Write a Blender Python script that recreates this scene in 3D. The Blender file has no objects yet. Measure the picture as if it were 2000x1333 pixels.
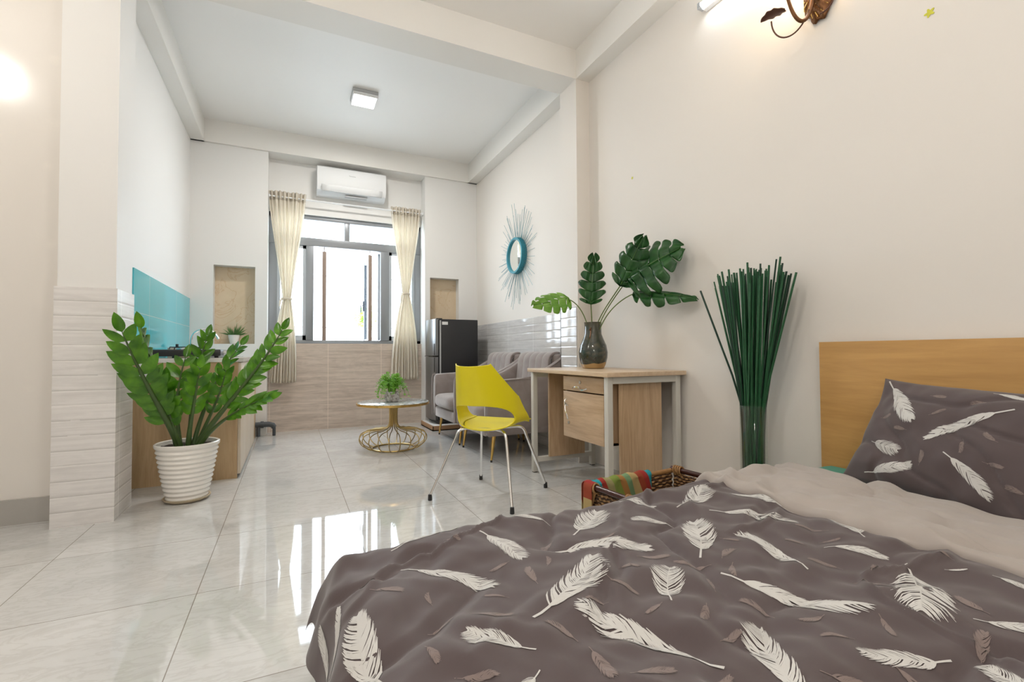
import bpy, bmesh, math, random
from mathutils import Vector, Matrix, noise
PI = math.pi
random.seed(7)
scene = bpy.context.scene
COL = scene.collection

# ---------------------------------------------------------------- camera
def make_camera():
    yaw, pitch, roll, F, H = 0.44059684, 0.02502431, -0.00535058, 919.711, 0.88
    cy, sy, cp, sp = math.cos(yaw), math.sin(yaw), math.cos(pitch), math.sin(pitch)
    f = Vector((sy*cp, cy*cp, sp)); r0 = Vector((cy, -sy, 0)); u0 = r0.cross(f)
    r = r0*math.cos(roll) + u0*math.sin(roll); u = -r0*math.sin(roll) + u0*math.cos(roll)
    cam = bpy.data.cameras.new('camera'); o = bpy.data.objects.new('camera', cam); COL.objects.link(o)
    cam.sensor_fit = 'HORIZONTAL'; cam.sensor_width = 36; cam.lens = F/2000*36
    cam.clip_start = 0.02; cam.clip_end = 200
    m = Matrix((( r.x, u.x, -f.x, 0), (r.y, u.y, -f.y, 0), (r.z, u.z, -f.z, H), (0, 0, 0, 1)))
    o.matrix_world = m
    scene.camera = o
make_camera()

# ---------------------------------------------------------------- world, light, exposure
w = bpy.data.worlds.new('world'); scene.world = w; w.use_nodes = True
bgn = w.node_tree.nodes['Background']
bgn.inputs['Color'].default_value = (0.78, 0.89, 1.0, 1)
bgn.inputs['Strength'].default_value = 8.0
scene.view_settings.view_transform = 'Standard'
scene.view_settings.look = 'None'
scene.view_settings.gamma = 1.0
scene.view_settings.use_curve_mapping = False
scene.view_settings.exposure = 0.45
LAMP_W = 19      # each square ceiling lamp
TUBE_W = 4.5
ADDED_GLOBE_W = 56  # added pendant globes out of view

def area_light(name, loc, rot, sx, sy, power, color):
    l = bpy.data.lights.new(name, 'AREA'); l.shape = 'RECTANGLE'; l.size = sx; l.size_y = sy
    l.energy = power; l.color = color
    o = bpy.data.objects.new(name, l); COL.objects.link(o); o.location = loc; o.rotation_euler = rot
    return o

# ---------------------------------------------------------------- materials
def lin(c):
    c = c/255.0
    return c/12.92 if c <= 0.04045 else ((c+0.055)/1.055)**2.4
def rgb(r, g, b): return (lin(r), lin(g), lin(b), 1)

class NT:
    def __init__(s, name):
        s.m = bpy.data.materials.new(name); s.m.use_nodes = True
        s.t = s.m.node_tree; s.p = s.t.nodes['Principled BSDF']; s.out = s.t.nodes['Material Output']
    def n(s, typ, **kw):
        nd = s.t.nodes.new(typ)
        for k, v in kw.items():
            if k.startswith('i_'): nd.inputs[k[2:].replace('_', ' ')].default_value = v
            elif k.startswith('n_'): nd.inputs[int(k[2:])].default_value = v
            else: setattr(nd, k, v)
        return nd
    def l(s, a, b): s.t.links.new(a, b)
    def math(s, op, a, b=None, c=None):
        nd = s.t.nodes.new('ShaderNodeMath'); nd.operation = op
        for i, v in enumerate((a, b, c)):
            if v is None: continue
            if isinstance(v, (int, float)): nd.inputs[i].default_value = v
            else: s.l(v, nd.inputs[i])
        return nd.outputs[0]
    def pos(s, obj=False):
        if obj: return s.n('ShaderNodeTexCoord').outputs['Object']
        return s.n('ShaderNodeNewGeometry').outputs['Position']
    def scale(s, vec, sc):
        mp = s.n('ShaderNodeMapping'); s.l(vec, mp.inputs['Vector']); mp.inputs['Scale'].default_value = sc
        return mp.outputs[0]
    def noise(s, vec, sc=5, detail=4, rough=.5, dist=0):
        nd = s.n('ShaderNodeTexNoise'); s.l(vec, nd.inputs['Vector'])
        nd.inputs['Scale'].default_value = sc; nd.inputs['Detail'].default_value = detail
        nd.inputs['Roughness'].default_value = rough; nd.inputs['Distortion'].default_value = dist
        return nd.outputs[0]
    def ramp(s, fac, stops):
        r = s.n('ShaderNodeValToRGB'); s.l(fac, r.inputs[0]); e = r.color_ramp.elements
        e[0].position, e[0].color = stops[0]; e[1].position, e[1].color = stops[-1]
        for p, c in stops[1:-1]:
            x = e.new(p); x.color = c
        return r.outputs[0]
    def mix(s, fac, a, b, mode='MIX'):
        m = s.n('ShaderNodeMix', data_type='RGBA', blend_type=mode)
        for sock, v in ((m.inputs[0], fac), (m.inputs[6], a), (m.inputs[7], b)):
            if isinstance(v, (int, float, tuple)): sock.default_value = v
            else: s.l(v, sock)
        return m.outputs[2]
    def bump(s, h, strength=.3, dist=.01):
        b = s.n('ShaderNodeBump'); b.inputs['Strength'].default_value = strength
        b.inputs['Distance'].default_value = dist; s.l(h, b.inputs['Height']); s.l(b.outputs[0], s.p.inputs['Normal'])
    def set(s, **kw):
        for k, v in kw.items():
            s.p.inputs[k.replace('_', ' ')].default_value = v
        return s
    def color(s, v):
        if isinstance(v, tuple): s.p.inputs['Base Color'].default_value = v
        else: s.l(v, s.p.inputs['Base Color'])

def simple(name, c, rough=.5, metal=0, nz=0, nscale=30, bump=0, **kw):
    t = NT(name); t.set(Roughness=rough, Metallic=metal, **kw)
    P = t.pos(True)
    f = t.noise(P, nscale, 3)
    d = tuple(max(0, x*(1-nz)) for x in c[:3]) + (1,)
    t.color(t.mix(f, d, c) if nz else c)
    if bump: t.bump(f, bump, .003)
    return t.m

def paint(name, c, bump=.05):
    t = NT(name); t.set(Roughness=.55); P = t.pos()
    f = t.noise(P, 1.3, 3)
    t.color(t.mix(f, tuple(x*.97 for x in c[:3])+(1,), c))
    t.bump(t.noise(P, 120, 2), bump, .001)
    return t.m

def wood(name, c1, c2, axis='x', rough=.35, sc=1.0, ring=True):
    t = NT(name); t.set(Roughness=rough); P = t.pos(True)
    S = {'x': (1.2, 14, 14), 'y': (14, 1.2, 14), 'z': (14, 14, 1.2)}[axis]
    v = t.scale(P, tuple(a*sc for a in S))
    f = t.noise(v, 1.6, 6, .6, .9)
    g = t.noise(t.scale(P, tuple(a*sc*3 for a in S)), 3, 3, .6)
    a = t.math('MULTIPLY_ADD', g, .35, f)
    t.color(t.ramp(a, [(.42, c2), (.85, c1)]))
    t.bump(a, .04, .002)
    return t.m

M = {}
M['paint'] = paint('white_wall_paint', (.83, .82, .80, 1))
M['paint_warm'] = paint('cream_wall_paint', (.79, .75, .70, 1))
M['paint_ceiling'] = paint('ceiling_paint', (.92, .905, .88, 1))
M['paint_beam'] = paint('cream_beam_paint', (.84, .82, .78, 1))

def m_floor():
    t = NT('polished_marble_tile'); P = t.pos()
    sep = t.n('ShaderNodeSeparateXYZ'); t.l(P, sep.inputs[0])
    def gr(o, off):
        f = t.math('FRACT', t.math('DIVIDE', t.math('ADD', o, off), .61))
        d = t.math('MINIMUM', f, t.math('SUBTRACT', 1.0, f))
        return t.math('LESS_THAN', d, .0026)
    g = t.math('MAXIMUM', gr(sep.outputs[0], .305+6.1), gr(sep.outputs[1], -2.083+6.1))
    ix = t.math('FLOOR', t.math('DIVIDE', t.math('ADD', sep.outputs[0], .305+6.1), .61))
    iy = t.math('FLOOR', t.math('DIVIDE', t.math('ADD', sep.outputs[1], -2.083+6.1), .61))
    cm = t.n('ShaderNodeCombineXYZ'); t.l(t.math('MULTIPLY', ix, 3.7), cm.inputs[0]); t.l(t.math('MULTIPLY', iy, 5.3), cm.inputs[1]); t.l(t.math('ADD', ix, iy), cm.inputs[2])
    va = t.n('ShaderNodeVectorMath', operation='ADD'); t.l(P, va.inputs[0]); t.l(cm.outputs[0], va.inputs[1])
    v1 = t.noise(va.outputs[0], 1.6, 6, .55, 1.2)
    v2 = t.noise(t.scale(va.outputs[0], (2, 5, 1)), 2.2, 8, .6, 2.0)
    c = t.ramp(v1, [(.3, (.60, .60, .59, 1)), (.7, (.72, .72, .71, 1))])
    vein = t.ramp(v2, [(.44, (1, 1, 1, 1)), (.5, (.88, .87, .86, 1)), (.56, (1, 1, 1, 1))])
    c = t.mix(.8, c, vein, 'MULTIPLY')
    t.color(t.mix(g, c, (.30, .27, .24, 1)))
    t.set(Roughness=.035, IOR=1.55); t.p.inputs['Coat Weight'].default_value = .3; t.p.inputs['Coat Roughness'].default_value = .02
    b = t.noise(P, 1.2, 1)
    t.bump(b, .02, .05)
    return t.m
M['floor'] = m_floor()

def m_rib_tile(name, c1, c2, horiz, off, rough, pitch=.0775, tw=.6, dark=(.50, .48, .46, 1), ribs=True):
    """wood grain wall tile; horiz = index of the horizontal world axis on this wall (2: both)"""
    t = NT(name); P = t.pos(); t.set(Roughness=rough)
    sep = t.n('ShaderNodeSeparateXYZ'); t.l(P, sep.inputs[0])
    z = sep.outputs[2]; h = sep.outputs[horiz] if horiz < 2 else t.math('ADD', sep.outputs[0], sep.outputs[1])
    sv = t.scale(P, (2.2, 2.2, 34))
    f = t.noise(sv, 1.0, 7, .62, .8)
    k = t.noise(t.scale(P, (3, 3, 9)), 1.2, 3, .6, 3)
    a = t.math('MULTIPLY_ADD', k, .35, f)
    c = t.ramp(a, [(.45, c2), (.8, c1)])
    fr = t.math('FRACT', t.math('DIVIDE', z, pitch))
    d = t.math('MINIMUM', fr, t.math('SUBTRACT', 1.0, fr))
    rib = t.math('LESS_THAN', d, .022)
    if ribs:
        brk = t.math('GREATER_THAN', t.noise(t.scale(P, (4, 4, 1)), 2, 2), .34)
        c = t.mix(t.math('MULTIPLY', rib, t.math('MULTIPLY', brk, .85)), c, dark)
    fz = t.math('FRACT', t.math('DIVIDE', z, pitch*4)); dz = t.math('MINIMUM', fz, t.math('SUBTRACT', 1.0, fz))
    fh = t.math('FRACT', t.math('DIVIDE', t.math('ADD', h, off+6), tw)); dh = t.math('MINIMUM', fh, t.math('SUBTRACT', 1.0, fh))
    j = t.math('MAXIMUM', t.math('LESS_THAN', dz, .004), t.math('LESS_THAN', dh, .004))
    c = t.mix(j, c, tuple(min(1, x*1.25) for x in c1[:3])+(1,))
    t.color(c)
    if ribs:
        hh = t.math('MULTIPLY', t.math('MINIMUM', t.math('MULTIPLY', d, 9.0), 1.0), 1.0)
        t.bump(t.math('MULTIPLY_ADD', f, .12, hh), .35, .004)
    else:
        t.bump(f, .08, .002)
    return t.m
M['tile_column'] = m_rib_tile('pale_wood_grain_tile', (.80, .775, .76, 1), (.68, .655, .64, 1), 2, 0, .22)
M['tile_right'] = m_rib_tile('glossy_grey_wood_grain_tile', (.70, .69, .685, 1), (.55, .54, .54, 1), 1, .03, .06)
M['tile_brown'] = m_rib_tile('brown_wood_grain_tile', (.66, .56, .48, 1), (.44, .36, .30, 1), 0, .325, .3, ribs=False, tw=.612)

def m_marble_beige():
    t = NT('beige_marble'); P = t.pos(); t.set(Roughness=.15)
    v = t.noise(P, 3, 4, .5, .6); u = t.noise(P, 2.6, 4, .55, 1.2)
    c = t.ramp(v, [(.3, (.62, .48, .32, 1)), (.7, (.72, .59, .42, 1))])
    t.color(t.mix(.45, c, t.ramp(u, [(.485, (1, 1, 1, 1)), (.5, (.78, .60, .45, 1)), (.515, (1, 1, 1, 1))]), 'MULTIPLY'))
    return t.m
M['beige_marble'] = m_marble_beige()

def m_teal():
    t = NT('turquoise_glass_tile'); P = t.pos(); t.set(Roughness=.08, IOR=1.5)
    sep = t.n('ShaderNodeSeparateXYZ'); t.l(P, sep.inputs[0])
    f = t.math('FRACT', t.math('DIVIDE', t.math('ADD', sep.outputs[2], -1.165+6.2), .31)); d = t.math('MINIMUM', f, t.math('SUBTRACT', 1.0, f))
    f2 = t.math('FRACT', t.math('DIVIDE', t.math('ADD', sep.outputs[1], -4.84+6), .9)); d2 = t.math('MINIMUM', f2, t.math('SUBTRACT', 1.0, f2))
    j = t.math('MAXIMUM', t.math('LESS_THAN', d, .006), t.math('LESS_THAN', d2, .0022))
    t.color(t.mix(j, (.09, .56, .66, 1), (.45, .75, .80, 1)))
    return t.m
M['teal'] = m_teal()

def m_wallpaper():
    t = NT('pearl_wallpaper_with_dandelions'); P = t.pos(); t.set(Roughness=.16)
    t.color((.74, .70, .64, 1))
    v = t.n('ShaderNodeTexVoronoi'); v.inputs['Scale'].default_value = 5.5; t.l(t.scale(P, (1, .01, 1)), v.inputs['Vector'])
    r = t.ramp(v.outputs['Distance'], [(.05, (1, 1, 1, 1)), (.2, (0, 0, 0, 1))])
    n2 = t.noise(P, 90, 2)
    msk = t.math('MULTIPLY', r, n2)
    t.color(t.mix(t.math('MULTIPLY', msk, .5), (.82, .78, .73, 1), (.92, .88, .80, 1)))
    t.bump(msk, .25, .004)
    return t.m
M['wallpaper'] = m_wallpaper()
M['skirting'] = simple('grey_skirting_tile', (.47, .45, .42, 1), .15, nz=.1, nscale=8)
M['alu'] = simple('grey_aluminium_frame', (.27, .285, .305, 1), .35, .3)
M['alu_dark'] = simple('dark_blue_grey_aluminium', (.055, .06, .072, 1), .5)
M['alu_light'] = simple('pale_aluminium', (.46, .49, .53, 1), .4, .2)
M['brown_wood_bar'] = simple('brown_bar', (.36, .265, .215, 1), .5, nz=.2)
M['white_plastic'] = simple('white_plastic', (.78, .79, .80, 1), .55)
M['white_plastic_shadow'] = simple('grey_plastic', (.45, .46, .47, 1), .4)
M['black_plastic'] = simple('black_plastic', (.015, .015, .016, 1), .35)
M['chrome'] = simple('chrome', (.80, .80, .80, 1), .12, 1)
M['steel'] = simple('brushed_steel', (.62, .62, .62, 1), .25, 1)
M['gold'] = simple('brushed_gold', (.78, .52, .17, 1), .25, 1)
M['antique_gold'] = simple('antique_brass', (.52, .38, .16, 1), .3, 1)
M['oak'] = wood('light_oak_laminate', (.64, .47, .31, 1), (.44, .29, .175, 1), 'y')
M['oak_v'] = wood('light_oak_laminate_vertical', (.60, .42, .26, 1), (.40, .26, .15, 1), 'z')
M['oak_top'] = wood('oak_table_top', (.70, .54, .38, 1), (.56, .40, .26, 1), 'y', .3)
M['headboard'] = wood('honey_oak_headboard', (.58, .33, .11, 1), (.44, .235, .07, 1), 'y', .4, .6)
M['cab_wood'] = wood('tan_cabinet_wood', (.60, .42, .24, 1), (.47, .31, .165, 1), 'z', .4, 1.2)
M['cab_front'] = wood('pale_cabinet_front', (.72, .62, .50, 1), (.62, .51, .39, 1), 'z', .4, 1.2)
M['counter'] = simple('white_countertop_stone', (.78, .76, .73, 1), .12, nz=.06)
M['frame_paint'] = simple('pale_grey_painted_steel', (.60, .58, .53, 1), .4)
M['yellow'] = simple('yellow_plastic', (.80, .685, .008, 1), .38)
M['pot_white'] = simple('white_glazed_ceramic', (.86, .83, .78, 1), .22, nz=.03)
M['saucer'] = simple('stained_cream_saucer', (.58, .47, .32, 1), .35, nz=.35, nscale=9)
M['soil'] = simple('dark_soil', (.035, .022, .015, 1), .9, nz=.5, nscale=60, bump=.8)
M['cardboard'] = simple('brown_cardboard', (.44, .25, .13, 1), .7, nz=.1)
M['foam'] = simple('white_foam', (.75, .75, .74, 1), .7)
M['pipe'] = simple('dark_grey_pipe', (.07, .08, .09, 1), .45)
M['teal_sheet'] = simple('green_turquoise_sheet', (.09, .34, .25, 1), .8, nz=.25, nscale=4)
M['wicker'] = None
def m_wicker():
    t = NT('woven_wicker'); P = t.pos(True); t.set(Roughness=.6)
    w1 = t.n('ShaderNodeTexWave', bands_direction='Z'); w1.inputs['Scale'].default_value = 22; w1.inputs['Distortion'].default_value = 5; t.l(P, w1.inputs['Vector'])
    n = t.noise(P, 70, 3)
    a = t.math('MULTIPLY', w1.outputs['Fac'], n)
    t.color(t.ramp(a, [(.1, (.05, .02, .008, 1)), (.55, (.42, .24, .10, 1))]))
    t.bump(a, .8, .006)
    return t.m
M['wicker'] = m_wicker()
M['dark_bamboo'] = simple('dark_red_bamboo', (.05, .014, .01, 1), .2)
M['rattan'] = simple('rattan_lashing', (.42, .22, .08, 1), .5, nz=.4, nscale=90)
def m_stripes():
    t = NT('multicolour_striped_cloth'); P = t.pos(True); t.set(Roughness=.85)
    sep = t.n('ShaderNodeSeparateXYZ'); t.l(P, sep.inputs[0])
    f = t.math('FRACT', t.math('MULTIPLY_ADD', sep.outputs[0], 3.1, t.math('MULTIPLY_ADD', sep.outputs[2], 1.2, .5)))
    r = t.ramp(f, [(0, (.33, .025, .02, 1)), (.10, (.02, .30, .36, 1)), (.22, (.33, .03, .02, 1)), (.30, (.30, .27, .12, 1)), (.42, (.20, .27, .05, 1)), (.56, (.38, .18, .05, 1)), (.66, (.16, .28, .14, 1)), (.76, (.45, .33, .14, 1)), (.9, (.30, .05, .02, 1)), (1, (.33, .025, .02, 1))])
    for e in [x for x in t.t.nodes if x.type == 'VALTORGB']: e.color_ramp.interpolation = 'CONSTANT'
    t.color(r); t.bump(t.noise(P, 300, 2), .2, .001)
    return t.m
M['stripes'] = m_stripes()
def m_velvet():
    t = NT('grey_taupe_velvet'); P = t.pos(True); t.set(Roughness=.85)
    f = t.noise(P, 5, 4, .6, 1)
    t.color(t.ramp(f, [(.3, (.245, .205, .195, 1)), (.7, (.32, .275, .262, 1))]))
    t.p.inputs['Sheen Weight'].default_value = .7; t.p.inputs['Sheen Roughness'].default_value = .4
    t.bump(t.noise(P, 250, 2), .15, .001)
    return t.m
M['velvet'] = m_velvet()
def m_cloth(name, c, nz=.06):
    t = NT(name); P = t.pos(True); t.set(Roughness=.75)
    f = t.noise(P, 3, 3)
    t.color(t.mix(f, tuple(x*(1-nz) for x in c[:3])+(1,), c))
    t.p.inputs['Sheen Weight'].default_value = .25
    t.bump(t.noise(P, 400, 2), .1, .0006)
    return t.m
M['duvet'] = m_cloth('mauve_grey_cotton', (.080, .056, .057, 1))
M['hem'] = m_cloth('beige_grey_cotton', (.40, .35, .315, 1))
M['feather_white'] = m_cloth('white_printed_ink', (.60, .585, .56, 1), 0)
M['feather_brown'] = m_cloth('taupe_printed_ink', (.215, .162, .148, 1), 0)
def m_curtain():
    t = NT('cream_curtain_cloth'); P = t.pos(True); t.set(Roughness=.8)
    t.color((.89, .85, .77, 1))
    tr = t.n('ShaderNodeBsdfTranslucent'); tr.inputs[0].default_value = (.93, .87, .77, 1)
    mx = t.n('ShaderNodeMixShader'); mx.inputs[0].default_value = .45
    t.l(t.p.outputs[0], mx.inputs[1]); t.l(tr.outputs[0], mx.inputs[2]); t.l(mx.outputs[0], t.out.inputs['Surface'])
    t.bump(t.noise(P, 300, 2), .1, .001)
    return t.m
M['curtain'] = m_curtain()
def leafm(name, c1, c2, rough=.3):
    t = NT(name); P = t.pos(True); t.set(Roughness=rough)
    f = t.noise(P, 14, 3)
    c = t.ramp(f, [(.3, c1), (.7, c2)])
    t.color(c)
    tr = t.n('ShaderNodeBsdfTranslucent'); t.l(c, tr.inputs[0])
    mx = t.n('ShaderNodeMixShader'); mx.inputs[0].default_value = .22
    t.l(t.p.outputs[0], mx.inputs[1]); t.l(tr.outputs[0], mx.inputs[2]); t.l(mx.outputs[0], t.out.inputs['Surface'])
    return t.m
M['leaf'] = leafm('glossy_green_leaf', (.03, .12, .007, 1), (.13, .34, .02, 1), .18)
M['leaf_stem'] = simple('green_stem', (.07, .13, .03, 1), .4, nz=.4, nscale=12)
M['monstera'] = leafm('dark_monstera_leaf', (.010, .065, .014, 1), (.03, .13, .025, 1), .3)
M['monstera_light'] = leafm('light_monstera_leaf', (.13, .33, .03, 1), (.26, .48, .08, 1), .35)
M['monstera_rib'] = simple('pale_leaf_rib', (.10, .22, .05, 1), .4)
M['monstera_stem'] = simple('olive_stem', (.12, .19, .04, 1), .4)
M['fern'] = leafm('fresh_green_foliage', (.10, .32, .015, 1), (.24, .52, .05, 1), .5)
M['succulent'] = leafm('succulent_green', (.06, .17, .04, 1), (.15, .30, .08, 1), .45)
M['reed'] = simple('dark_green_reed', (.02, .12, .045, 1), .45, nz=.5, nscale=30)
M['reed_dark'] = simple('blackish_green_reed', (.008, .035, .02, 1), .45)
def m_glass(name, c=(1, 1, 1, 1), rough=0.0):
    t = NT(name); t.color(c); t.set(Roughness=rough, IOR=1.45); t.p.inputs['Transmission Weight'].default_value = 1
    return t.m
def m_thin():
    t = NT('clear_thin_glass'); g = t.n('ShaderNodeBsdfGlossy'); g.inputs['Roughness'].default_value = .01
    tr = t.n('ShaderNodeBsdfTransparent'); tr.inputs[0].default_value = (.95, .97, .96, 1)
    lw = t.n('ShaderNodeLayerWeight'); lw.inputs[0].default_value = .3; fz = t.n('ShaderNodeMath', operation='MULTIPLY_ADD'); t.l(lw.outputs['Facing'], fz.inputs[0]); fz.inputs[1].default_value = .28; fz.inputs[2].default_value = .02
    mx = t.n('ShaderNodeMixShader'); t.l(fz.outputs[0], mx.inputs[0])
    t.l(tr.outputs[0], mx.inputs[1]); t.l(g.outputs[0], mx.inputs[2]); t.l(mx.outputs[0], t.out.inputs['Surface'])
    return t.m
M['glass'] = m_thin()
def m_pane():
    t = NT('window_glass'); g = t.n('ShaderNodeBsdfGlossy'); g.inputs['Roughness'].default_value = .01
    tr = t.n('ShaderNodeBsdfTransparent'); tr.inputs[0].default_value = (.95, .97, .97, 1)
    mx = t.n('ShaderNodeMixShader'); mx.inputs[0].default_value = .06
    t.l(tr.outputs[0], mx.inputs[1]); t.l(g.outputs[0], mx.inputs[2]); t.l(mx.outputs[0], t.out.inputs['Surface'])
    return t.m
M['pane'] = m_pane()
def m_vase():
    t = NT('dark_drip_glaze'); P = t.pos(True); t.set(Roughness=.09); t.p.inputs['Coat Weight'].default_value = .5
    sep = t.n('ShaderNodeSeparateXYZ'); t.l(P, sep.inputs[0])
    n = t.noise(P, 14, 4, .6, 1.2); n2 = t.noise(t.scale(P, (1, 1, .3)), 22, 3)
    g = t.ramp(n, [(.3, (.012, .010, .010, 1)), (.5, (.03, .045, .035, 1)), (.7, (.10, .085, .055, 1))])
    up = t.math('GREATER_THAN', sep.outputs[2], .2)
    g2 = t.mix(t.math('MULTIPLY', t.math('SUBTRACT', sep.outputs[2], .12), 3.5), g, (.09, .085, .06, 1))
    line = t.math('MULTIPLY_ADD', t.noise(P, 9, 1), .05, .012)
    m = t.math('GREATER_THAN', sep.outputs[2], line)
    t.color(t.mix(m, (.42, .27, .11, 1), g2))
    return t.m
M['vase'] = m_vase()
def m_marbletop():
    t = NT('white_veined_marble_top'); P = t.pos(True); t.set(Roughness=.08)
    u = t.noise(P, 6, 8, .65, 3)
    t.color(t.ramp(u, [(.40, (.62, .64, .64, 1)), (.5, (.16, .20, .20, 1)), (.58, (.66, .68, .68, 1))]))
    return t.m
M['marble_top'] = m_marbletop()
def m_mottled():
    t = NT('mottled_silver_ceramic'); P = t.pos(True); t.set(Roughness=.35, Metallic=.2)
    t.color(t.ramp(t.noise(P, 40, 4), [(.4, (.25, .22, .20, 1)), (.6, (.62, .60, .58, 1))]))
    return t.m
M['mottled'] = m_mottled()
def m_fridge():
    t = NT('dark_silver_fridge_door'); t.set(Roughness=.28, Metallic=.85); P = t.pos(True)
    t.color((.26, .265, .27, 1)); t.bump(t.noise(P, 200, 1), .03, .001)
    return t.m
M['fridge_door'] = m_fridge()
M['fridge_side'] = simple('matt_black_fridge_side', (.014, .014, .016, 1), .42)
M['fridge_seal'] = simple('pale_grey_edge_strip', (.48, .48, .48, 1), .4)
M['turquoise'] = simple('turquoise_painted_metal', (.035, .27, .36, 1), .35)
M['wire'] = simple('grey_turquoise_wire', (.16, .30, .34, 1), .4, .4)
M['mirror'] = simple('mirror_glass', (.88, .92, .90, 1), .02, 1)
M['bronze'] = simple('antique_bronze', (.20, .085, .03, 1), .4, .7, nz=.5, nscale=60)
M['bronze_dark'] = simple('dark_bronze', (.10, .045, .03, 1), .45, .6)
M['sticker'] = simple('yellow_green_sticker', (.62, .60, .05, 1), .5)
M['outdoor_white'] = simple('white_painted_steel', (.55, .56, .57, 1), .5)
M['outdoor_wall'] = simple('pale_render_wall', (.80, .79, .77, 1), .9)
M['concrete'] = simple('pale_concrete', (.75, .74, .72, 1), .9)
M['tree_leaf'] = leafm('tree_leaf', (.22, .48, .04, 1), (.38, .62, .12, 1), .6)
M['bark'] = simple('tree_bark', (.30, .22, .15, 1), .9)
def emis(name, c, s):
    t = NT(name); t.set(Roughness=.4); t.color((.8, .8, .8, 1))
    t.p.inputs['Emission Color'].default_value = c; t.p.inputs['Emission Strength'].default_value = s
    return t.m
M['lamp_glow'] = emis('lit_diffuser', (1, .97, .92, 1), 9)
M['tube_glow'] = emis('lit_fluorescent_tube', (.92, .97, 1, 1), 14)
M['bulb_glow'] = emis('lit_warm_bulb', (1, .72, .38, 1), 30)

# ---------------------------------------------------------------- mesh helpers
class MB:
    def __init__(s): s.v = []; s.f = []; s.mi = []; s.sm = []
    def add(s, vs, fs, mi=0, smooth=True, mat=None):
        b = len(s.v)
        for p in vs:
            p = Vector(p); s.v.append(mat @ p if mat else p)
        for f in fs:
            s.f.append([i+b for i in f]); s.mi.append(mi); s.sm.append(smooth)
        return s
    def box(s, a, b, mi=0, mat=None, bev=0):
        x0, y0, z0 = a; x1, y1, z1 = b
        if bev > 0:
            bm = bmesh.new()
            vs = [bm.verts.new(p) for p in ((x0,y0,z0),(x1,y0,z0),(x1,y1,z0),(x0,y1,z0),(x0,y0,z1),(x1,y0,z1),(x1,y1,z1),(x0,y1,z1))]
            for f in ((3,2,1,0),(4,5,6,7),(0,1,5,4),(1,2,6,5),(2,3,7,6),(3,0,4,7)): bm.faces.new([vs[i] for i in f])
            bmesh.ops.bevel(bm, geom=bm.edges[:], offset=bev, segments=3, profile=.5, affect='EDGES')
            bm.verts.index_update()
            s.add([v.co.copy() for v in bm.verts], [[v.index for v in f.verts] for f in bm.faces], mi, True, mat)
            bm.free(); return s
        return s.add([(x0,y0,z0),(x1,y0,z0),(x1,y1,z0),(x0,y1,z0),(x0,y0,z1),(x1,y0,z1),(x1,y1,z1),(x0,y1,z1)],
                     [(3,2,1,0),(4,5,6,7),(0,1,5,4),(1,2,6,5),(2,3,7,6),(3,0,4,7)], mi, False, mat)
    def tube(s, pts, r, n=10, mi=0, mat=None, cap=True, closed=False):
        pts = [Vector(p) for p in pts]; N = len(pts)
        rr = r if isinstance(r, (list, tuple)) else [r]*N
        vs = []; fs = []; up = None
        for i, p in enumerate(pts):
            if closed: d = pts[(i+1) % N] - pts[i-1]
            else: d = pts[min(i+1, N-1)] - pts[max(i-1, 0)]
            d.normalize()
            if up is None:
                up = Vector((0, 0, 1)) if abs(d.z) < .9 else Vector((1, 0, 0))
            a = d.cross(up)
            if a.length < 1e-5: a = d.orthogonal()
            a.normalize(); b = a.cross(d).normalized(); up = b
            for k in range(n):
                t = 2*PI*k/n; vs.append(p + (a*math.cos(t) + b*math.sin(t))*rr[i])
        for i in range(N if closed else N-1):
            j = (i+1) % N
            for k in range(n):
                k2 = (k+1) % n; fs.append((i*n+k, i*n+k2, j*n+k2, j*n+k))
        if cap and not closed:
            fs.append(list(range(n-1, -1, -1))); fs.append([(N-1)*n+k for k in range(n)])
        return s.add(vs, fs, mi, True, mat)
    def lathe(s, prof, n=32, mi=0, mat=None, c=(0, 0, 0)):
        vs = []; fs = []
        for r, z in prof:
            for k in range(n):
                t = 2*PI*k/n; vs.append((c[0]+r*math.cos(t), c[1]+r*math.sin(t), c[2]+z))
        for i in range(len(prof)-1):
            for k in range(n):
                k2 = (k+1) % n; fs.append((i*n+k, i*n+k2, (i+1)*n+k2, (i+1)*n+k))
        if prof[0][0] > 1e-4: fs.append(list(range(n-1, -1, -1)))
        if prof[-1][0] > 1e-4: fs.append([(len(prof)-1)*n+k for k in range(n)])
        return s.add(vs, fs, mi, True, mat)
    def grid(s, fn, nu, nv, mi=0, mat=None, mifn=None):
        vs = [fn(i/nu, j/nv) for i in range(nu+1) for j in range(nv+1)]
        fs = []; b0 = len(s.f)
        for i in range(nu):
            for j in range(nv):
                a = i*(nv+1)+j; fs.append((a, a+nv+1, a+nv+2, a+1))
        s.add(vs, fs, mi, True, mat)
        if mifn:
            q = 0
            for i in range(nu):
                for j in range(nv):
                    s.mi[b0+q] = mifn((i+.5)/nu, (j+.5)/nv); q += 1
        return s
    def build(s, name, mats, parent=None, solid=0, sub=0, split=True, loc=None, off=-1):
        me = bpy.data.meshes.new(name); me.from_pydata([tuple(v) for v in s.v], [], s.f)
        if not isinstance(mats, (list, tuple)): mats = [mats]
        for m in mats: me.materials.append(M[m] if isinstance(m, str) else m)
        me.polygons.foreach_set('material_index', s.mi)
        me.polygons.foreach_set('use_smooth', s.sm)
        me.update()
        if split and any(s.sm):
            try: me.set_sharp_from_angle(angle=math.radians(38))
            except Exception: pass
        o = bpy.data.objects.new(name, me); COL.objects.link(o)
        if parent: o.parent = parent
        if loc: o.location = loc
        if solid:
            m = o.modifiers.new('thickness', 'SOLIDIFY'); m.thickness = solid; m.offset = off
        if sub:
            m = o.modifiers.new('smooth', 'SUBSURF'); m.levels = sub; m.render_levels = sub
        return o

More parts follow.
